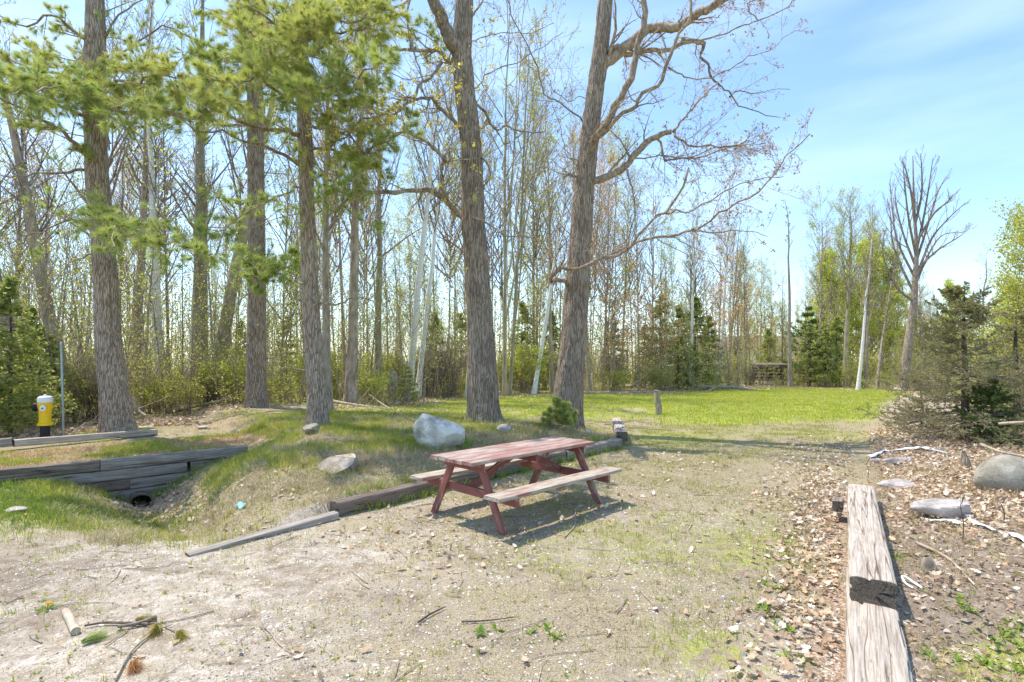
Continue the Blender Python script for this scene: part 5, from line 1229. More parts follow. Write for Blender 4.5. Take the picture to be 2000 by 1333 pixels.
# ------------------------------------------------------------------ fallen wood, stumps, post
def fallen(name, pts, r0, r1, mat, label, cat='fallen branch', twigs=0, seed=1, Ys=None, group=None):
    P = []
    for j, q in enumerate(pts):
        g = G(q[0], q[1]) if len(q) == 2 else W(*q)
        if len(q) == 2: g.z += r0*.6
        P.append(tuple(g))
    P = np.array(P); o = None
    me = log_mesh(name, P, r0, r1, mat, seed, n=10, step=.12, amp=.08)
    if twigs:
        t = thing(name, label, cat, group=group); link('main_stem', me, t); rg = np.random.default_rng(seed); Q = smooth_path(P, 14)[None]; R = np.linspace(r0, r1, 14)[None]
        b = Buf(); A, RA = spawn(Q, R, rg, twigs, .3, 1, (25, 60), k=5, absL=(.4, 1.4), rr=.4, up=.1, wig=.16, rmin=.005); b.add(*tubes(A, RA, 4))
        B, RB_ = spawn(A, RA, rg, 4, .3, 1, (25, 60), L=(.3, .6), k=4, rr=.6, up=.05, wig=.16, rmin=.0035); b.add(*tubes(B, RB_, 3)); link('side_twigs', b.mesh('side_twigs', 'bark_twig'), t)
    else:
        o = link(name, me, label=label, category=cat)
        if group: o['group'] = group
fallen('fallen_branch', [(640, 782, 17.5), (700, 792, 16.8), (780, 800, 16.2), (885, 811, 15.6)], .05, .02, 'dead_wood', 'long pale fallen branch lying behind the boulder', twigs=8, seed=3)
fallen('fallen_branch', [(840, 832), (790, 815), (748, 790, 15.5), (720, 770, 16)], .025, .01, 'dead_wood', 'small forked dead branch beside the long pale one', twigs=6, seed=4)
fallen('leaning_dead_trunk', [(1232, 757, 32.5), (1270, 728, 32.8), (1322, 688, 33.2)], .09, .05, 'dead_wood', 'dead grey trunk leaning at an angle left of the cedars', 'dead trunk', seed=5)
fallen('leaning_dead_trunk', [(1180, 757, 31.5), (1215, 735, 32), (1240, 720, 32.4)], .04, .02, 'dead_wood', 'thin dead stem leaning right of the right oak', 'dead trunk', seed=6)
fallen('fallen_log', [(1130, 768, 29), (1210, 768, 29.6), (1290, 766, 30.5), (1370, 771, 30)], .09, .05, 'dead_wood', 'long grey log along the back of the lawn right of the oak', 'log', twigs=8, seed=7)
fallen('fallen_log', [(1360, 757, 33), (1420, 756, 33.4), (1492, 764, 33)], .12, .08, 'dead_wood', 'pale log pile end lying left of the shelter', 'log', seed=8)
fallen('fallen_log', [(1375, 768, 31.5), (1400, 756, 32.5), (1420, 750, 33)], .05, .03, 'dead_wood', 'thin limb crossing the pale log left of the shelter', 'log', twigs=4, seed=9)
fallen('fallen_log', [(1545, 762, 36), (1610, 761, 36)], .10, .09, 'dead_wood', 'short grey log at the lawn edge right of the shelter', 'log', seed=10)
fallen('fallen_log', [(790, 788, 22), (830, 789, 22)], .06, .05, 'dead_wood', 'short white log on the grass left of the left oak', 'log', seed=11)
fallen('fallen_log', [(250, 772, 18), (300, 775, 18.3), (325, 774, 18.5)], .05, .04, 'bark_limb', 'thin pole lying against the leftmost birch', 'log', seed=12)
fallen('fallen_branch', [(345, 805), (400, 790, 17), (466, 775, 17.3)], .05, .03, 'bark_limb', 'dark fallen branch on the forest floor left of the middle pine', twigs=5, seed=13)
fallen('fallen_branch', [(258, 772, 13.6), (268, 800, 13.6), (285, 812, 13.5)], .05, .03, 'dead_wood', 'broken branch leaning right of the leftmost pine', twigs=3, seed=14)
fallen('fallen_branch', [(1915, 868, 8.2), (1955, 883, 7.8), (2010, 893, 7.3)], .022, .02, 'dead_wood', 'pale bare stick beside the brown spruce, lower of two', seed=15)
fallen('fallen_branch', [(1952, 828, 8.2), (1980, 826, 8), (2030, 824, 7.8)], .022, .02, 'dead_wood', 'pale bare stick at the right edge, upper of two', seed=16)
fallen('fallen_branch', [(125, 860), (150, 840, 11.3), (168, 825, 11.4)], .02, .012, 'dead_wood', 'whitish dead branch at the foot of the galvanised pole', twigs=4, seed=17)
# wooden post in the lawn
pp = G(1286, 811)
post = thing('wooden_post', 'short tilted tree-trunk post standing alone in the lawn', 'post', (pp.x, pp.y, pp.z))
link('post_body', log_mesh('post_body', np.array([(0.02, 0, -.1), (.0, 0, .3), (-.04, 0, .58), (-.05, 0, .82)]), .105, .10, 'dead_wood', 9, amp=.07), post)
V, Fq = lathe([(0, .012), (.06, .012), (.098, .008), (.1, 0)], 20); link('cut_top', mesh('cut_top', V, [Fq], 'timber_pale'), post, (-.052, 0, .82), (0, rad(6), 0))
# stump of a broken birch
sp_ = GY(766, 21.5); st = thing('tree_stump', 'broken standing stump with rotten top left of the leaning birches', 'stump', (sp_.x, sp_.y, sp_.z))
link('stump_body', trunk_mesh('stump_body', [(0, 0, -.1), (.0, 0, .5), (.03, 0, 1.0), (.02, 0, 1.35)], [.24, .2, .19, .15], 'dead_wood', 5, furrow=.02, n=28), st)
link('bracket_fungus', rock_mesh('bracket_fungus', (.12, .12, .05), 'rock_tan', 3, n=20), st, (.2, -.1, .75))
s2 = G(1886, 915); t = link('tree_stump', trunk_mesh('tree_stump', [(s2.x, s2.y, s2.z-.05), (s2.x-.01, s2.y, s2.z+.12), (s2.x-.03, s2.y, s2.z+.24)], [.055, .045, .02], 'bark_oak', 6, furrow=.008, n=20), label='small splintered stump in front of the brown spruce', category='stump')
s2 = G(1812, 1112); t = link('tree_stump', trunk_mesh('tree_stump', [(s2.x, s2.y, s2.z-.03), (s2.x, s2.y, s2.z+.05), (s2.x-.01, s2.y, s2.z+.10)], [.05, .045, .02], 'dead_wood', 7, furrow=.01, n=20, flare=.05), label='tiny grey stump in the dirt right of the long timber', category='stump')
# vines round the dark trunk
rgv = np.random.default_rng(6); pv = GY(684, 17.9)
b = Buf()
for j in range(4):
    s = np.linspace(0, 1, 22); a0 = rgv.uniform(0, 6.28); rr_ = .24
    Pv = np.stack([pv.x+rr_*np.cos(a0+s*5)+.05*np.sin(s*13), pv.y+rr_*np.sin(a0+s*5), pv.z+s*rgv.uniform(2, 3.8)], 1)[None]; b.add(*tubes(Pv, np.full((1, 22), .016), 6))
link('vine', b.mesh('vine', 'dead_wood'), label='dry pale vines climbing the dark trunk right of the nearest pine', category='vine')

# ------------------------------------------------------------------ shelter, plank bench and house beyond the lawn
sh = GY(1508, 41); she = thing('open_shelter', 'small open timber shelter with a flat roof at the back of the lawn', 'shelter', (sh.x, sh.y, sh.z), (0, 0, rad(-8)))
def box(name, c, d, mat, parent, rot=(0, 0, 0), bev=.01):
    x, y, z = (v/2 for v in d); b = min(bev, x*.3, y*.3, z*.3)
    V = []
    for sx in (-1, 1):
        for sy in (-1, 1):
            for sz in (-1, 1): V += [(sx*(x-b), sy*(y-b), sz*z), (sx*(x-b), sy*y, sz*(z-b)), (sx*x, sy*(y-b), sz*(z-b))]
    import bmesh
    bm = bmesh.new()
    for v in V: bm.verts.new(v)
    bmesh.ops.convex_hull(bm, input=bm.verts); bmesh.ops.dissolve_limit(bm, angle_limit=.01, verts=bm.verts, edges=bm.edges)
    me = bpy.data.meshes.new(name); bm.to_mesh(me); bm.free(); me.materials.append(MATS[mat])
    return link(name, me, parent, c, rot)
for (x, y) in ((-1.15, -.8), (1.05, -.8), (-1.15, .8), (1.05, .8)):
    box('post', (x, y, .72), (.14, .14, 1.5), 'dead_wood' if x > 0 else 'timber_grey', she)
box('roof', (0, 0, 1.56), (2.75, 2.1, .07), 'roofing', she, (rad(4), 0, 0))
for j in range(9): box('roof_board', (-1.24+j*.31, -.02, 1.63), (.295, 2.2, .03), 'timber_dark', she, (rad(4), 0, 0))
box('fascia', (0, -1.07, 1.46), (2.8, .05, .24), 'timber_dark', she); box('fascia', (0, 1.07, 1.58), (2.8, .05, .2), 'timber_dark', she)
for x in (-1.3, 1.3): box('roof_beam', (x, 0, 1.48), (.08, 2.0, .18), 'timber_dark', she, (rad(4), 0, 0))
for j in range(4): box('rear_board', (-.05, .93, .55+j*.25), (2.3, .03, .2), 'timber_dark', she)
for z in (.38, .95):
    box('rail', (-.05, -.89, z), (2.45, .05, .12 if z < .5 else .08), 'dead_wood', she); box('rail', (1.14, 0, z), (.05, 1.75, .10), 'timber_grey', she); box('rail', (-.05, .89, z), (2.4, .05, .1), 'timber_grey', she)
    box('rail', (-1.24, 0, z), (.05, 1.75, .10), 'timber_dark', she)
box('bench_board', (0, .3, .62), (2.2, .35, .05), 'timber_grey', she)
pb_ = GY(1698, 35); be = thing('plank_bench', 'low plank bench between the white birch and the leaning trunk', 'bench', (pb_.x, pb_.y, pb_.z))
box('bench_plank', (0, 0, .50), (1.25, .28, .09), 'dead_wood', be)
for x in (-.45, .45): box('bench_leg', (x, 0, .22), (.12, .24, .46), 'timber_dark', be)
def house(px, Y, w, d, h, rh, label, rz):
    p = GY(px, Y); t = thing('house', label, 'house', (p.x, p.y, p.z), (0, 0, rz))
    box('wall', (0, 0, h/2), (w, d, h), 'siding', t)
    V = [(-w/2-.4, -d/2-.4, h), (w/2+.4, -d/2-.4, h), (w/2+.4, d/2+.4, h), (-w/2-.4, d/2+.4, h), (-w/2-.4, 0, h+rh), (w/2+.4, 0, h+rh)]
    link('roof', mesh('roof', V, [np.array([[0, 1, 5, 4], [2, 3, 4, 5], [3, 2, 1, 0]]), np.array([[3, 0, 4], [1, 2, 5]])], 'roofing', smooth=False), t)
    for x in np.arange(-w/2+2, w/2-1, 3.2):
        f = box('window', (x, -d/2-.02, h*.55), (1.3, .1, 1.1), 'hydrant_white', t); box('pane', (0, -.06, 0), (1.1, .02, .9), 'glass_dark', f)
house(1860, 82, 15, 9, 3.4, 2.3, 'pale low house glimpsed through trees on the right', rad(6))
house(1490, 95, 22, 10, 4.2, 2.2, 'pale long house glimpsed above the open shelter', rad(-4))
# ------------------------------------------------------------------ ground litter, grass and stones (uncountable stuff)
rgs = np.random.default_rng(99)
def nrmz(x, y, e=.03):
    gx_ = (Hh(x+e, y)-Hh(x-e, y))/(2*e); gy_ = (Hh(x, y+e)-Hh(x, y-e))/(2*e)
    return norm(np.stack([-gx_, -gy_, np.ones_like(gx_)], 1))
def tufts(name, x, y, n, h, w, pal, lean=.35, bend=.35, hs=None, mat='foliage', spread=.03, seg2=True):
    M = len(x); hs = np.ones(M) if hs is None else hs
    z = Hh(x, y); X = np.repeat(np.stack([x, y, z], 1), n, 0); h_ = np.repeat(hs, n)*h*rgs.uniform(.4, 1.15, M*n); K = M*n
    X[:, :2] += rgs.normal(size=(K, 2))*spread; a = rgs.uniform(0, 6.28, K); l = rgs.random(K)*lean+.05
    d = np.stack([np.cos(a)*l, np.sin(a)*l, np.ones(K)], 1); d = norm(d); b = rgs.uniform(0, 6.28, K); s = np.stack([np.cos(b), np.sin(b), np.zeros(K)], 1)*(w*rgs.uniform(.6, 1.2, K))[:, None]
    mid = X+d*h_[:, None]*.55; tip = mid+norm(d+np.stack([np.cos(a), np.sin(a), -.2*np.ones(K)], 1)*bend)*h_[:, None]*.5
    X[:, 2] -= .01
    V = np.stack([X-s*.5, X+s*.5, mid+s*.4, mid-s*.4, tip], 1).reshape(-1, 3); i0 = np.arange(K)[:, None]*5
    p = np.asarray(pal)[rgs.integers(0, len(pal), M)]*rgs.uniform(.8, 1.2, (M, 1)); col = np.repeat(np.repeat(p, n, 0)*rgs.uniform(.85, 1.15, (K, 1)), 5, 0)
    me = mesh(name, V, [i0+np.array([[0, 1, 2, 3]]), i0+np.array([[3, 2, 4]])], mat, col, smooth=False)
    return link(name, me, kind='stuff')
GREEN = [(.26, .34, .05), (.36, .42, .06), (.42, .45, .10), (.22, .30, .05)]
STRAW = [(.50, .42, .25), (.60, .52, .34), (.42, .34, .2), (.36, .29, .17)]
def samp(n, x0, x1, y0, y1, pw=1.): return rgs.uniform(x0, x1, n), y0+(y1-y0)*rgs.random(n)**pw
# lawn
x, y = samp(60000, -6, 23, 14, 37, .9); m = np.array(masks(x, y)); keep = (rgs.random(len(x)) < m[0]*1.1); x, y = x[keep], y[keep]
tufts('lawn_grass', x, y, 4, .085, .016, [(.38, .45, .05), (.46, .51, .07), (.55, .54, .15), (.33, .41, .05), (.58, .55, .28)], spread=.08)
# dandelion specks
k_ = rgs.random(len(x)) < .012; xx, yy = x[k_], y[k_]
V, Fq = leafquads(np.stack([xx, yy, Hh(xx, yy)+.09], 1), .035, rgs, [(.75, .72, .5)], 1.2); link('lawn_flowers', mesh('lawn_flowers', V, [Fq], 'foliage', np.tile([.75, .73, .5], (len(V), 1)), smooth=False), kind='stuff')
# nearer grass: clustered where the masks say grass
x, y = samp(150000, -9, 9, 2.3, 15, .85); px = ppx(x, y); ok = (px > -60) & (px < 2060); x, y = x[ok], y[ok]
m = np.array(masks(x, y)); cl = fbm(x*2.3, y*2.3, 5.5, 4); cl2 = fbm(x*.8, y*.8, 1.7, 3)
pr = np.clip(m[0]*.9, 0, 1)*sm(cl, .35, .6)+.20*sm(cl, .56, .68)*sm(cl2, .42, .6)+.012
sr_ = (x-RB[0])*RN[0]+(y-RB[1])*RN[1]; pr = pr*np.where((sr_ > -.4) & (y > 3.9), .35, 1)
keep = rgs.random(len(x)) < pr*1.6; x, y = x[keep], y[keep]
tufts('grass_tufts', x, y, 5, .055, .0042, GREEN+[(.50, .46, .20), (.44, .42, .16), (.36, .38, .12)], hs=.35+1.1*rgs.random(len(x))*np.where(Hh(x, y) > .12, 1.5, .9), spread=.022)
# long grass and straw on the berm and in the ditch
x, y = samp(36000, -7.5, 3.2, 5, 13.5); sb = (x-TB[0])*TN[0]+(y-TB[1])*TN[1]; tb = (x-TB[0])*TU[0]+(y-TB[1])*TU[1]; s_ = (x-WA[0])*WN[0]+(y-WA[1])*WN[1]
t_ = (x-WA[0])*WU[0]+(y-WA[1])*WU[1]
on = (sb > .12) & (tb > -2) & (tb < 7.6) & ~((s_ > -.05) & (t_ < 3.9)); c = fbm(x*1.6, y*1.6, 8.1, 3); d_ = ditch(x, y); on &= (d_ < .34)
g = on & (rgs.random(len(x)) < sm(c, .44, .62)*(.16+.84*sm(sb, 1., 2.2))); tufts('berm_grass', x[g], y[g], 7, .13, .005, GREEN+STRAW[:1], lean=.7, spread=.03)
g = on & (rgs.random(len(x)) < .95*sm(1-c, .30, .55)*(1-.6*sm(sb, 1.2, 3))); tufts('berm_straw', x[g], y[g], 8, .19, .0042, STRAW, lean=2.6, bend=1.3, spread=.05, mat='litter')
x, y = samp(7000, 1.6, 8, 2.6, 9); sr_ = (x-RB[0])*RN[0]+(y-RB[1])*RN[1]; k_ = (sr_ > .2) & (fbm(x*2.1, y*2.1, 6.1, 3)+rgs.random(len(x))*.25 > .60); tufts('bank_straw', x[k_], y[k_], 8, .10, .0035, STRAW+[(.5, .33, .18)], lean=2., bend=1., spread=.05, mat='litter')
# taller weeds along timbers and walls
seg = []
for j in range(420):
    t = rgs.uniform(.2, 6.5); seg.append(TB+TU*t+TN*rgs.choice([-.13, .16])+rgs.normal(size=2)*.03)
for j in range(500):
    t = rgs.uniform(-2.5, 4.2); seg.append(WA+WU*t+WN*(-.16-abs(rgs.normal())*.12))
for j in range(160):
    a = rgs.uniform(0, 6.28); seg.append(np.array([bp.x, bp.y])+np.array([math.cos(a)*.52, math.sin(a)*.45]))
for q in ((945, YL), (1107, YR), (622, 11.6), (232, 12.2)):
    g0 = GY(*q)
    for j in range(130):
        a = rgs.uniform(0, 6.28); seg.append(np.array([g0.x, g0.y])+np.array([math.cos(a), math.sin(a)])*rgs.uniform(.5, .75))
seg = np.array(seg); tufts('edge_weeds', seg[:, 0], seg[:, 1], 6, .15, .006, [(.18, .30, .04), (.26, .38, .05), (.33, .42, .08)], lean=.6, spread=.03)
# dense green slope left of the ditch
x, y = samp(16000, -9, -3.6, 5.2, 8.6); g = (rgs.random(len(x)) < np.exp(-((x+6.2)/2.0)**2-((y-7.1)/.8)**2)*1.1); tufts('slope_grass', x[g], y[g], 6, .08, .005, [(.16, .25, .06), (.22, .31, .07), (.30, .36, .10), (.14, .22, .07)], lean=.6, spread=.04)
# broad-leaved weeds
def weeds(name, x, y, n, size, pal):
    M = len(x); z = Hh(x, y); X = np.repeat(np.stack([x, y, z], 1), n, 0); K = M*n; a = rgs.uniform(0, 6.28, K); el = rgs.uniform(.15, 1.1, K)
    d = np.stack([np.cos(a)*np.cos(el), np.sin(a)*np.cos(el), np.sin(el)], 1); s = np.stack([-np.sin(a), np.cos(a), np.zeros(K)], 1); L = (size*rgs.uniform(.5, 1.2, K))[:, None]
    m_ = X+d*L*.5; tip = X+d*L-np.array([0, 0, .25])*L*.5
    V = np.stack([X, m_+s*L*.16, tip, m_-s*L*.16], 1).reshape(-1, 3); col = np.repeat(np.asarray(pal)[rgs.integers(0, len(pal), K)]*rgs.uniform(.8, 1.2, (K, 1)), 4, 0)
    link(name, mesh(name, V, [np.arange(K*4).reshape(K, 4)], 'foliage', col, smooth=False), kind='stuff')
x, y = samp(2600, -7, 7, 2.4, 12); k_ = (fbm(x*1.2, y*1.2, 3.9, 3) > .5); weeds('small_weeds', x[k_], y[k_], 6, .032, GREEN)
def spots(L, sp=.05, n=8):
    a = np.array([tuple(G(*q))[:2] for q in L]); a = np.repeat(a, n, 0)+rgs.normal(size=(len(a)*n, 2))*sp; return a[:, 0], a[:, 1]
x, y = spots([(1525, 1215), (1535, 1235), (1975, 1235), (1960, 1260), (1500, 1145), (940, 1235), (1060, 1240), (1570, 1290), (1490, 1190), (1885, 1180), (1940, 1300), (1830, 1290), (1975, 1310), (1790, 890), (1930, 885), (1762, 1090)], .04, 4)
weeds('leafy_weeds', x, y, 7, .065, [(.24, .38, .05), (.32, .44, .07), (.20, .33, .06)])
x, y = spots([(30, 1015), (80, 965), (120, 960), (60, 975), (160, 985), (330, 955), (400, 925), (440, 905), (500, 900), (20, 955), (200, 960)], .22, 26)
weeds('shade_weeds', x, y, 8, .06, [(.13, .24, .08), (.18, .30, .09)])
# dry leaves
def dryleaves(name, x, y, size, pal, lift=.012, mat='litter', tilt=.5):
    M = len(x); z = Hh(x, y); nrm = nrmz(x, y); nn = norm(nrm+rgs.normal(size=(M, 3))*tilt); a = norm(np.cross(nn, rgs.normal(size=(M, 3)))); b = np.cross(nn, a); s = (size*rgs.uniform(.55, 1.3, M))[:, None]
    C = np.stack([x, y, z], 1)+nrm*(lift*rgs.random((M, 1))*2+.006)
    cv = nn*s*rgs.uniform(-.05, .35, (M, 1)); cv2 = nn*s*rgs.uniform(-.1, .3, (M, 1))
    out = [(-1, 0, 1), (-.45, .32, .3), (-.2, .20, .1), (.1, .46, .5), (.3, .24, .2), (.62, .34, .5), (1.0, 0, 1.1), (.6, -.36, .5), (.3, -.22, .2), (.05, -.44, .5), (-.22, -.2, .1), (-.5, -.3, .3)]
    V = np.stack([C+a*s*u*.62+b*s*v*.9+(cv if v >= 0 else cv2)*w_ for u, v, w_ in out], 1)
    V = V.reshape(-1, 3); k = len(out); i0 = np.arange(M)[:, None]*k
    fs = [i0+np.array([[0, 1, 2, 10]]), i0+np.array([[0, 10, 11, 11]])[:, :3], i0+np.array([[2, 3, 4, 8]]), i0+np.array([[2, 8, 9, 10]]), i0+np.array([[4, 5, 6, 7]]), i0+np.array([[4, 7, 8, 8]])[:, :3]]
    col = np.repeat(np.asarray(pal)[rgs.integers(0, len(pal), M)]*rgs.uniform(.75, 1.2, (M, 1)), k, 0)
    return link(name, mesh(name, V, fs, mat, col, smooth=False), kind='stuff')
LEAF = [(.50, .37, .26), (.60, .48, .36), (.70, .60, .49), (.42, .29, .19), (.66, .55, .45), (.58, .40, .25), (.34, .23, .15)]
x, y = samp(80000, -1, 10, 1.9, 14, .8); sr_ = (x-RB[0])*RN[0]+(y-RB[1])*RN[1]; tr_ = (x-RB[0])*RU[0]+(y-RB[1])*RU[1]
d1 = np.exp(-((sr_+.38)/.27)**2)*(sr_ < -.1)*(tr_ > -1)*(1-sm(tr_, 6.2, 8))*.9
d1 += sm(sr_, .15, .5)*sm(tr_, 3.2, 4.6)*(1-sm(y, 12, 14))*.55+sm(sr_, .1, .4)*(tr_ <= 3.6)*.05+((sr_ > -1.2) & (sr_ < 0) & (tr_ > 3))*sm(tr_, 3, 6)*.13*(1-sm(y, 11, 13))
d1 *= (.35+1.3*fbm(x*1.8, y*1.8, 4.2, 3)); d1 = np.where((sr_ > -.17) & (sr_ < .17) & (tr_ < 5.1), 0, d1)
k_ = rgs.random(len(x)) < d1; dryleaves('leaf_litter', x[k_], y[k_], .052, LEAF, lift=.022)
x, y = samp(26000, -8, 5, 2.2, 13); d1 = sm(ditch(x, y), .17, .38)*.85*sm(x, -6.8, -5.7)+.02+.12*sm(fbm(x*1.3, y*1.3, 6.6, 3), .5, .65); sb = (x-TB[0])*TN[0]+(y-TB[1])*TN[1]; tb = (x-TB[0])*TU[0]+(y-TB[1])*TU[1]
d1 += .22*((sb > .15) & (sb < 3) & (tb > -1) & (tb < 7)); d1 += .10*((sb < 0) & (sb > -2.4) & (tb > -.5) & (tb < 7)); s_ = (x-WA[0])*WN[0]+(y-WA[1])*WN[1]; d1 = np.where((s_ > -.1) & (s_ < .1), 0, d1)
d1 = np.where(x < -1.5, np.where(y < 5.2, d1*.25, d1), d1)
k_ = (rgs.random(len(x)) < d1); dryleaves('scattered_leaves', x[k_], y[k_], .055, LEAF, lift=.012)
# forest-floor leaves, farther and coarser
px = rgs.uniform(-100, 1900, 42000); y = edgeY(px)-2.5+rgs.random(42000)**1.3*12; x = (px-1000)/F*y; k_ = fbm(x*.6, y*.6, 7.1, 3) > .47
V, Fq = leafquads(np.stack([x, y, Hh(x, y)+.03], 1)[k_], .075, rgs, LEAF, 1.3, flat=.25); n_ = k_.sum(); link('forest_litter', mesh('forest_litter', V, [Fq], 'litter', np.repeat(np.array(LEAF)[rgs.integers(0, 7, n_)], 4, 0), smooth=False), kind='stuff')
# pine needles on the bed: fine straw, orange
x, y = samp(60000, -12, -4.2, 7.0, 14.5); s_ = (x-WA[0])*WN[0]+(y-WA[1])*WN[1]; t_ = (x-WA[0])*WU[0]+(y-WA[1])*WU[1]; k_ = (s_ > .12) & (s_ < 2.1) & (t_ < 4.2) & (rgs.random(len(x)) < .75); x, y = x[k_], y[k_]
tufts('pine_straw', x, y, 4, .08, .006, [(.55, .33, .17), (.62, .42, .24), (.5, .30, .15), (.66, .52, .32)], lean=5, bend=.5, spread=.05, mat='litter')
k_ = fbm(x*1.5, y*1.5, 2.5, 3) > .55; tufts('bed_grass', x[k_], y[k_], 5, .07, .006, GREEN+LIME[:1], spread=.04)
# needles and straw lying on the open ground
x, y = samp(60000, -5, 7, 2.2, 11, .85); m = fbm(x*1.4, y*1.4, 3.3, 3); sr_ = (x-RB[0])*RN[0]+(y-RB[1])*RN[1]
k_ = (rgs.random(len(x)) < .15+.9*sm(m, .45, .62)) & ~((abs(sr_) < .17) & (y < 6.5)); tufts('dry_straw', x[k_], y[k_], 3, .05, .003, STRAW+[(.55, .44, .36), (.45, .37, .3)], lean=6, bend=.3, spread=.05, mat='litter')
# pebbles and wood chips
def bits(name, x, y, size, pal, flat=.6, mat='tinted', asp=1.):
    M = len(x); s = size*rgs.uniform(.4, 1.5, M)**1.3; C = np.stack([x, y, Hh(x, y)+s*flat*.35], 1); th = rgs.uniform(0, 6.28, M); ca, sa = np.cos(th), np.sin(th)
    o = [(1, 0, 0), (0, 1, 0), (-1, 0, 0), (0, -1, 0), (0, 0, 1), (0, 0, -1)]; V = []
    for u, v, w_ in o:
        u = u*asp*rgs.uniform(.7, 1.2, M); v = v*rgs.uniform(.6, 1.1, M); w_ = w_*flat*rgs.uniform(.7, 1.1, M)
        V.append(C+np.stack([(ca*u-sa*v)*s, (sa*u+ca*v)*s, w_*s], 1))
    V = np.stack(V, 1).reshape(-1, 3); i0 = np.arange(M)[:, None]*6; fs = [i0+np.array([q]) for q in ((0, 1, 4), (1, 2, 4), (2, 3, 4), (3, 0, 4), (1, 0, 5), (2, 1, 5), (3, 2, 5), (0, 3, 5))]
    col = np.repeat(np.asarray(pal)[rgs.integers(0, len(pal), M)]*rgs.uniform(.8, 1.2, (M, 1)), 6, 0); link(name, mesh(name, V, fs, mat, col, smooth=False), kind='stuff')
x, y = samp(34000, -4.5, 5, 1.9, 8, 1.25); px = ppx(x, y); k_ = (px > -50) & (px < 2050) & (fbm(x*.9, y*.9, 5.2, 3)+rgs.random(len(x))*.3 > .56); sr_ = (x-RB[0])*RN[0]+(y-RB[1])*RN[1]; k_ &= (sr_ < -.15) | (y > 6.6)
bits('pebbles', x[k_], y[k_], .0075, [(.55, .50, .45), (.68, .64, .60), (.42, .37, .32), (.75, .72, .68), (.34, .29, .25)])
x, y = samp(9000, -3, 5.5, 1.9, 9, 1.2); k_ = fbm(x*1.1, y*1.1, 9.2, 3) > .47; bits('wood_chips', x[k_], y[k_], .0085, [(.60, .52, .42), (.55, .43, .30), (.66, .58, .50), (.48, .33, .2)], .25, asp=2.2)
x, y = samp(2600, 1.5, 8, 1.9, 7); sr_ = (x-RB[0])*RN[0]+(y-RB[1])*RN[1]; k_ = sr_ > .2; bits('dirt_clods', x[k_], y[k_], .02, [(.38, .30, .23), (.45, .37, .29), (.30, .23, .17)])
okr = lambda x, y: ~((abs((x-RB[0])*RN[0]+(y-RB[1])*RN[1]) < .2) & (y < 6.6))
def flakes(name, n, box_, size, pal, f):
    x, y = samp(n, *box_, 1.25); k_ = f(x, y); x, y = x[k_], y[k_]; C = np.stack([x, y, Hh(x, y)+.006], 1)
    V, Fq = leafquads(C, size, rgs, pal, 1.5, flat=.22); link(name, mesh(name, V, [Fq], 'litter', np.repeat(np.array(pal)[rgs.integers(0, len(pal), len(x))]*rgs.uniform(.7, 1.2, (len(x), 1)), 4, 0), smooth=False), kind='stuff')
FP = [(.38, .27, .17), (.48, .36, .24), (.28, .20, .13), (.58, .47, .34), (.20, .15, .10), (.34, .30, .15), (.5, .34, .2)]
flakes('leaf_fragments', 90000, (-5.5, 6.5, 1.9, 12), .011, FP, lambda x, y: (rgs.random(len(x)) < .12+.95*sm(fbm(x*1.9, y*1.9, 8.8, 4), .42, .62)*np.clip(.15+(x+1.8)*.3, .08, .9)) & okr(x, y) & (np.abs(ppx(x, y)-1000) < 1060))
flakes('bank_debris', 16000, (1.6, 8, 1.9, 7.5), .03, FP+LEAF, lambda x, y: ((x-RB[0])*RN[0]+(y-RB[1])*RN[1]) > .17)
# twigs strewn about
def strewn(name, n, x0, x1, y0, y1, L, r, mat, keepf=None):
    x, y = samp(n, x0, x1, y0, y1, 1.1)
    if keepf is not None: k_ = keepf(x, y); x, y = x[k_], y[k_]
    n = len(x); k = 5; a = rgs.uniform(0, 6.28, n); ln = rgs.uniform(*L, n); P = np.zeros((n, k, 3)); cx, cy = x.copy(), y.copy()
    for j in range(k): P[:, j, 0] = cx; P[:, j, 1] = cy; P[:, j, 2] = Hh(cx, cy)+r*1.2+.004; a = a+rgs.normal(size=n)*.22; cx = cx+np.cos(a)*ln/k; cy = cy+np.sin(a)*ln/k
    R = np.linspace(1, .5, k)[None]*rgs.uniform(.5, 1.3, (n, 1))*r; V, Fq = tubes(P, R, 5); link(name, mesh(name, V, [Fq], mat), kind='stuff')
strewn('strewn_twigs', 330, -4.5, 6, 2.3, 9, (.08, .5), .0035, 'bark_twig', okr); strewn('pale_twigs', 260, -7, 7, 2.3, 11, (.1, .6), .005, 'dead_wood', okr)
strewn('forest_sticks', 500, -14, 4, 14, 24, (.3, 1.6), .012, 'dead_wood')
strewn('lawn_edge_sticks', 160, -1, 14, 28, 33, (.5, 2.2), .02, 'dead_wood', lambda x, y: np.abs(y-edgeY(ppx(x, y))) < 1.2)
# single sticks one can point to
def stick(pts, r, mat, label, seed=1, lift=.01):
    P = np.array([tuple(G(*q)+Vector((0, 0, lift+r))) for q in pts]); link('stick', log_mesh('stick', P, r, r*.6, mat, seed, n=7, step=.03, amp=.06), label=label, category='stick')
stick([(1102, 1053), (1122, 1030), (1124, 998)], .007, 'dead_wood', 'curved pale stick on the ground right of the nearest table leg', 1)
stick([(817, 1221), (840, 1205), (870, 1190)], .008, 'bark_dark', 'short dark stick on the gravel, left of centre foreground', 2)
stick([(901, 1219), (950, 1217), (1005, 1210)], .006, 'bark_dark', 'thin dark stick on the gravel in the middle foreground', 3)
stick([(1203, 1200), (1215, 1185), (1224, 1170)], .006, 'dead_wood', 'short pale stick right of the middle foreground', 4)
stick([(985, 1008), (1010, 1010), (1030, 1006)], .008, 'dead_wood', 'pale stick in the shade under the table bench', 5)
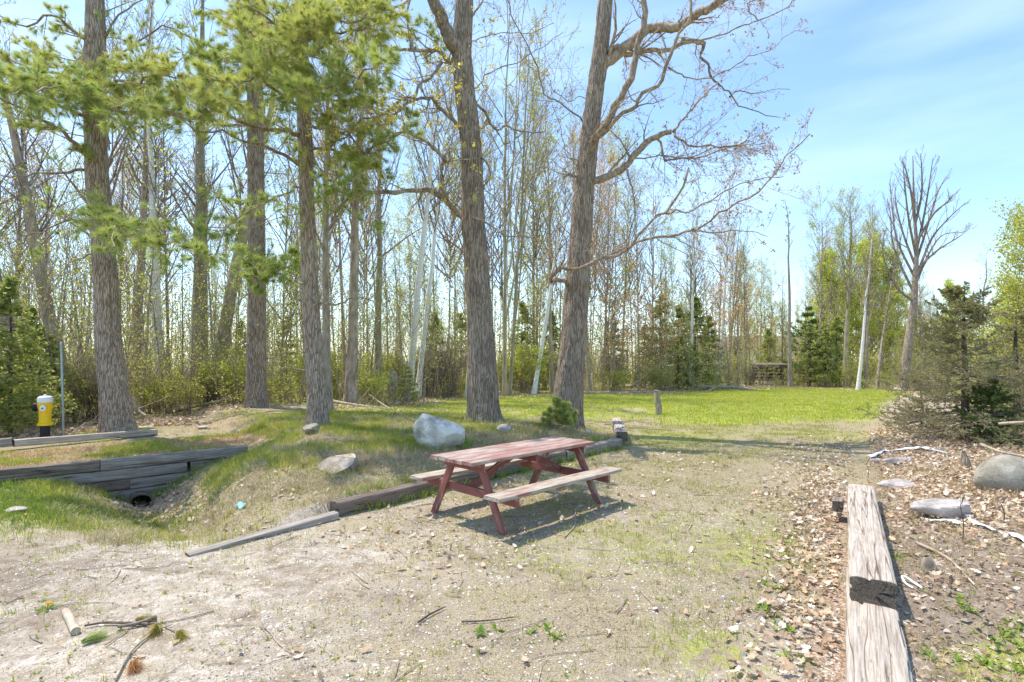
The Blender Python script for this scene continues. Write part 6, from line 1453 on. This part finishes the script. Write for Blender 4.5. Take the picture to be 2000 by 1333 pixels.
stick([(1790, 1065), (1850, 1095), (1905, 1150)], .012, 'bark_twig', 'dark root or stick running down the right dirt bank', 6)
stick([(290, 1225), (210, 1222), (165, 1228)], .010, 'bark_dark', 'dark stick beside the cut wood piece, lower left', 7)
stick([(305, 1213), (270, 1225), (230, 1232)], .016, 'bark_limb', 'thick broken twig end with pine sprigs, lower left', 8)
stick([(225, 1333), (255, 1280), (300, 1240), (335, 1225)], .008, 'dead_wood', 'long pale stem of the fallen pine sprig, lower left', 9)
stick([(205, 1265), (240, 1240), (262, 1222)], .005, 'dead_wood', 'thin pale stick between wood piece and pine sprig', 10)
stick([(1856, 1165), (1857, 1140), (1858, 1128)], .006, 'bark_dark', 'dark twig stub in the right dirt bank', 12)
a = G(128, 1200)+Vector((0, 0, .022)); b_ = G(148, 1240)+Vector((0, 0, .022)); P = np.array([tuple(a), tuple(a.lerp(b_, .5)), tuple(b_)])
link('wood_piece', log_mesh('wood_piece', P, .024, .026, 'dead_wood', 3, step=.02, amp=.1), label='short thick cut branch piece lying on the sand, lower left', category='wood piece')
# pine sprigs on the sand
def sprig(px, py, dx, dy, pal, label, n=26, L=.15):
    p = G(px, py); q = G(px+dx, py+dy); d = (q-p).normalized(); C = np.tile(np.array(tuple(p+Vector((0, 0, .02)))), (n, 1))+rgs.normal(size=(n, 3))*.01; C[:, 2] = np.maximum(C[:, 2], p.z+.012)
    V, Fq, col = needle_tufts(C, np.tile(np.array([d.x, d.y, .10]), (n, 1)), rgs, pal, ln=L, n=10, w=.0016, spread=.35)
    V[:, 2] = np.maximum(V[:, 2], Hh(V[:, 0], V[:, 1])+.004); link('pine_sprig', mesh('pine_sprig', V, [Fq], 'needle', col, smooth=False), label=label, category='pine sprig')
SPR = [(.36, .34, .08), (.46, .38, .12), (.28, .32, .07), (.52, .40, .16)]
sprig(268, 1215, 55, 8, SPR, 'yellow-green pine sprig attached to the broken twig, lower left')
sprig(352, 1240, 12, 45, SPR, 'fan-shaped yellowing pine sprig right of the others, lower left')
sprig(308, 1230, -22, 38, SPR, 'drooping yellowing pine sprig in the middle of the three')
sprig(165, 1260, 40, -14, PINE, 'dark green pine sprig below the cut wood piece'); 
sprig(262, 1300, 5, 45, [(.60, .36, .20), (.66, .44, .27), (.52, .33, .18)], 'rust-brown dead pine sprig at the bottom left', n=44, L=.14)
# dandelion
dp = G(92, 1190); da = thing('dandelion', 'single yellow dandelion flower on the sand at lower left', 'flower', (dp.x, dp.y, dp.z))
V, Fq = tubes(np.array([[(0, 0, 0), (.005, 0, .02), (.01, 0, .035)]]), np.array([[.0025]*3]), 6); link('stem', mesh('stem', V, [Fq], 'foliage', np.tile([.3, .36, .1], (len(V), 1))), da)
n_ = 46; a = rgs.uniform(0, 6.28, n_); e = rgs.uniform(.05, 1.2, n_); C = np.tile([.01, 0, .035], (n_, 1)); d = np.stack([np.cos(a)*np.cos(e), np.sin(a)*np.cos(e), np.sin(e)*.6], 1)*.026; s = np.stack([-np.sin(a), np.cos(a), 0*a], 1)*.005
V = np.stack([C-s*.5, C+s*.5, C+d+s, C+d-s], 1).reshape(-1, 3); link('petals', mesh('petals', V, [np.arange(n_*4).reshape(-1, 4)], 'foliage', np.tile([.80, .55, .02], (len(V), 1)), smooth=False), da)
n_ = 7; a = np.arange(n_)*.9; V = []; 
for q in a: d = np.array([math.cos(q), math.sin(q), .15]); s = np.array([-math.sin(q), math.cos(q), 0]); V += [np.zeros(3)+[0, 0, .004], d*.05+s*.012, d*.085, d*.05-s*.012]
link('leaf_rosette', mesh('leaf_rosette', V, [np.arange(n_*4).reshape(-1, 4)], 'foliage', np.tile([.2, .32, .05], (n_*4, 1)), smooth=False), da)
# litter of plastic
def sheet(name, pts, w, mat, label, cat, seed, th=.003, crump=.03):
    P = np.array([tuple(G(*q)) for q in pts]); k = 30; Q = smooth_path(P, k); T = norm(np.gradient(Q, axis=0)); Sd = norm(np.cross(T, [0, 0, 1])); m = 7
    u = np.linspace(-.5, .5, m); g = Q[:, None]+Sd[:, None]*u[None, :, None]*w*(1+.3*np.sin(np.linspace(0, 9, k)+seed))[:, None, None]
    g[..., 2] = Hh(g[..., 0], g[..., 1])+.014+crump*fbm(g[..., 0]*14+seed, g[..., 1]*14, seed, 3)
    idx = np.arange(k*m).reshape(k, m); Fq = np.stack([idx[:-1, :-1], idx[1:, :-1], idx[1:, 1:], idx[:-1, 1:]], -1).reshape(-1, 4); me = mesh(name, g.reshape(-1, 3), [Fq], mat)
    o = link(name, me, label=label, category=cat); s = o.modifiers.new('thick', 'SOLIDIFY'); s.thickness = th; return o
sheet('plastic_sheet', [(1702, 898), (1722, 888), (1752, 886), (1790, 880), (1850, 892)], .10, 'plastic_white', 'crumpled white plastic sheet among leaves on the right', 'plastic sheet', 1, crump=.08)
sheet('plastic_strip', [(1806, 1020), (1850, 1022), (1888, 1030)], .055, 'plastic_white', 'left white plastic strip below the long slab', 'plastic strip', 2)
sheet('plastic_strip', [(1888, 1012), (1905, 1026), (1942, 1042)], .045, 'plastic_white', 'right white plastic strip lying down the bank', 'plastic strip', 3)
sheet('plastic_strip', [(1975, 1048), (1990, 1055), (2010, 1066)], .06, 'plastic_white', 'white plastic scrap at the right edge', 'plastic strip', 4)
sheet('litter_scrap', [(458, 996), (466, 991), (474, 996)], .06, 'litter_blue', 'small light-blue litter scrap in the ditch grass', 'litter', 6, crump=.06)
lp = G(1785, 1150); P = np.array([tuple(lp+Vector((a*.001, b_*.001, c*.001))) for a, b_, c in ((-20, -20, 12), (-28, 40, 20), (-10, 100, 40), (15, 110, 42), (35, 50, 24), (42, -25, 14))])
link('plastic_loop', log_mesh('plastic_loop', P, .007, .009, 'plastic_white', 2, n=8, step=.01, amp=.02), label='white plastic loop on the dirt beside the dark timber end', category='plastic loop')
# thin bare stems rising from the right bank
for j, (px, py, h, lab) in enumerate([(1880, 1060, .42, 'thin bare twig plant rising beside the white strips'), (1695, 935, .3, 'dry stem plant beside the far end of the long timber'), (1960, 1025, .25, 'thin bare twig plant near the right edge')]):
    rg = np.random.default_rng(j+60); p = G(px, py); P = np.array([[(p.x, p.y, p.z-.02), (p.x+.01, p.y, p.z+h*.4), (p.x-.02, p.y, p.z+h*.75), (p.x+.02, p.y, p.z+h)]]); R = np.array([[.005, .004, .003, .002]])
    b = Buf(); b.add(*tubes(P, R, 5)); A, RA = spawn(P, R, rg, 8, .2, 1, (30, 60), k=4, absL=(.08, .2), rr=.7, up=.1, wig=.15, rmin=.0014); b.add(*tubes(A, RA, 3)); link('bare_twig_plant', b.mesh('bare_twig_plant', 'bark_dark'), label=lab, category='plant')
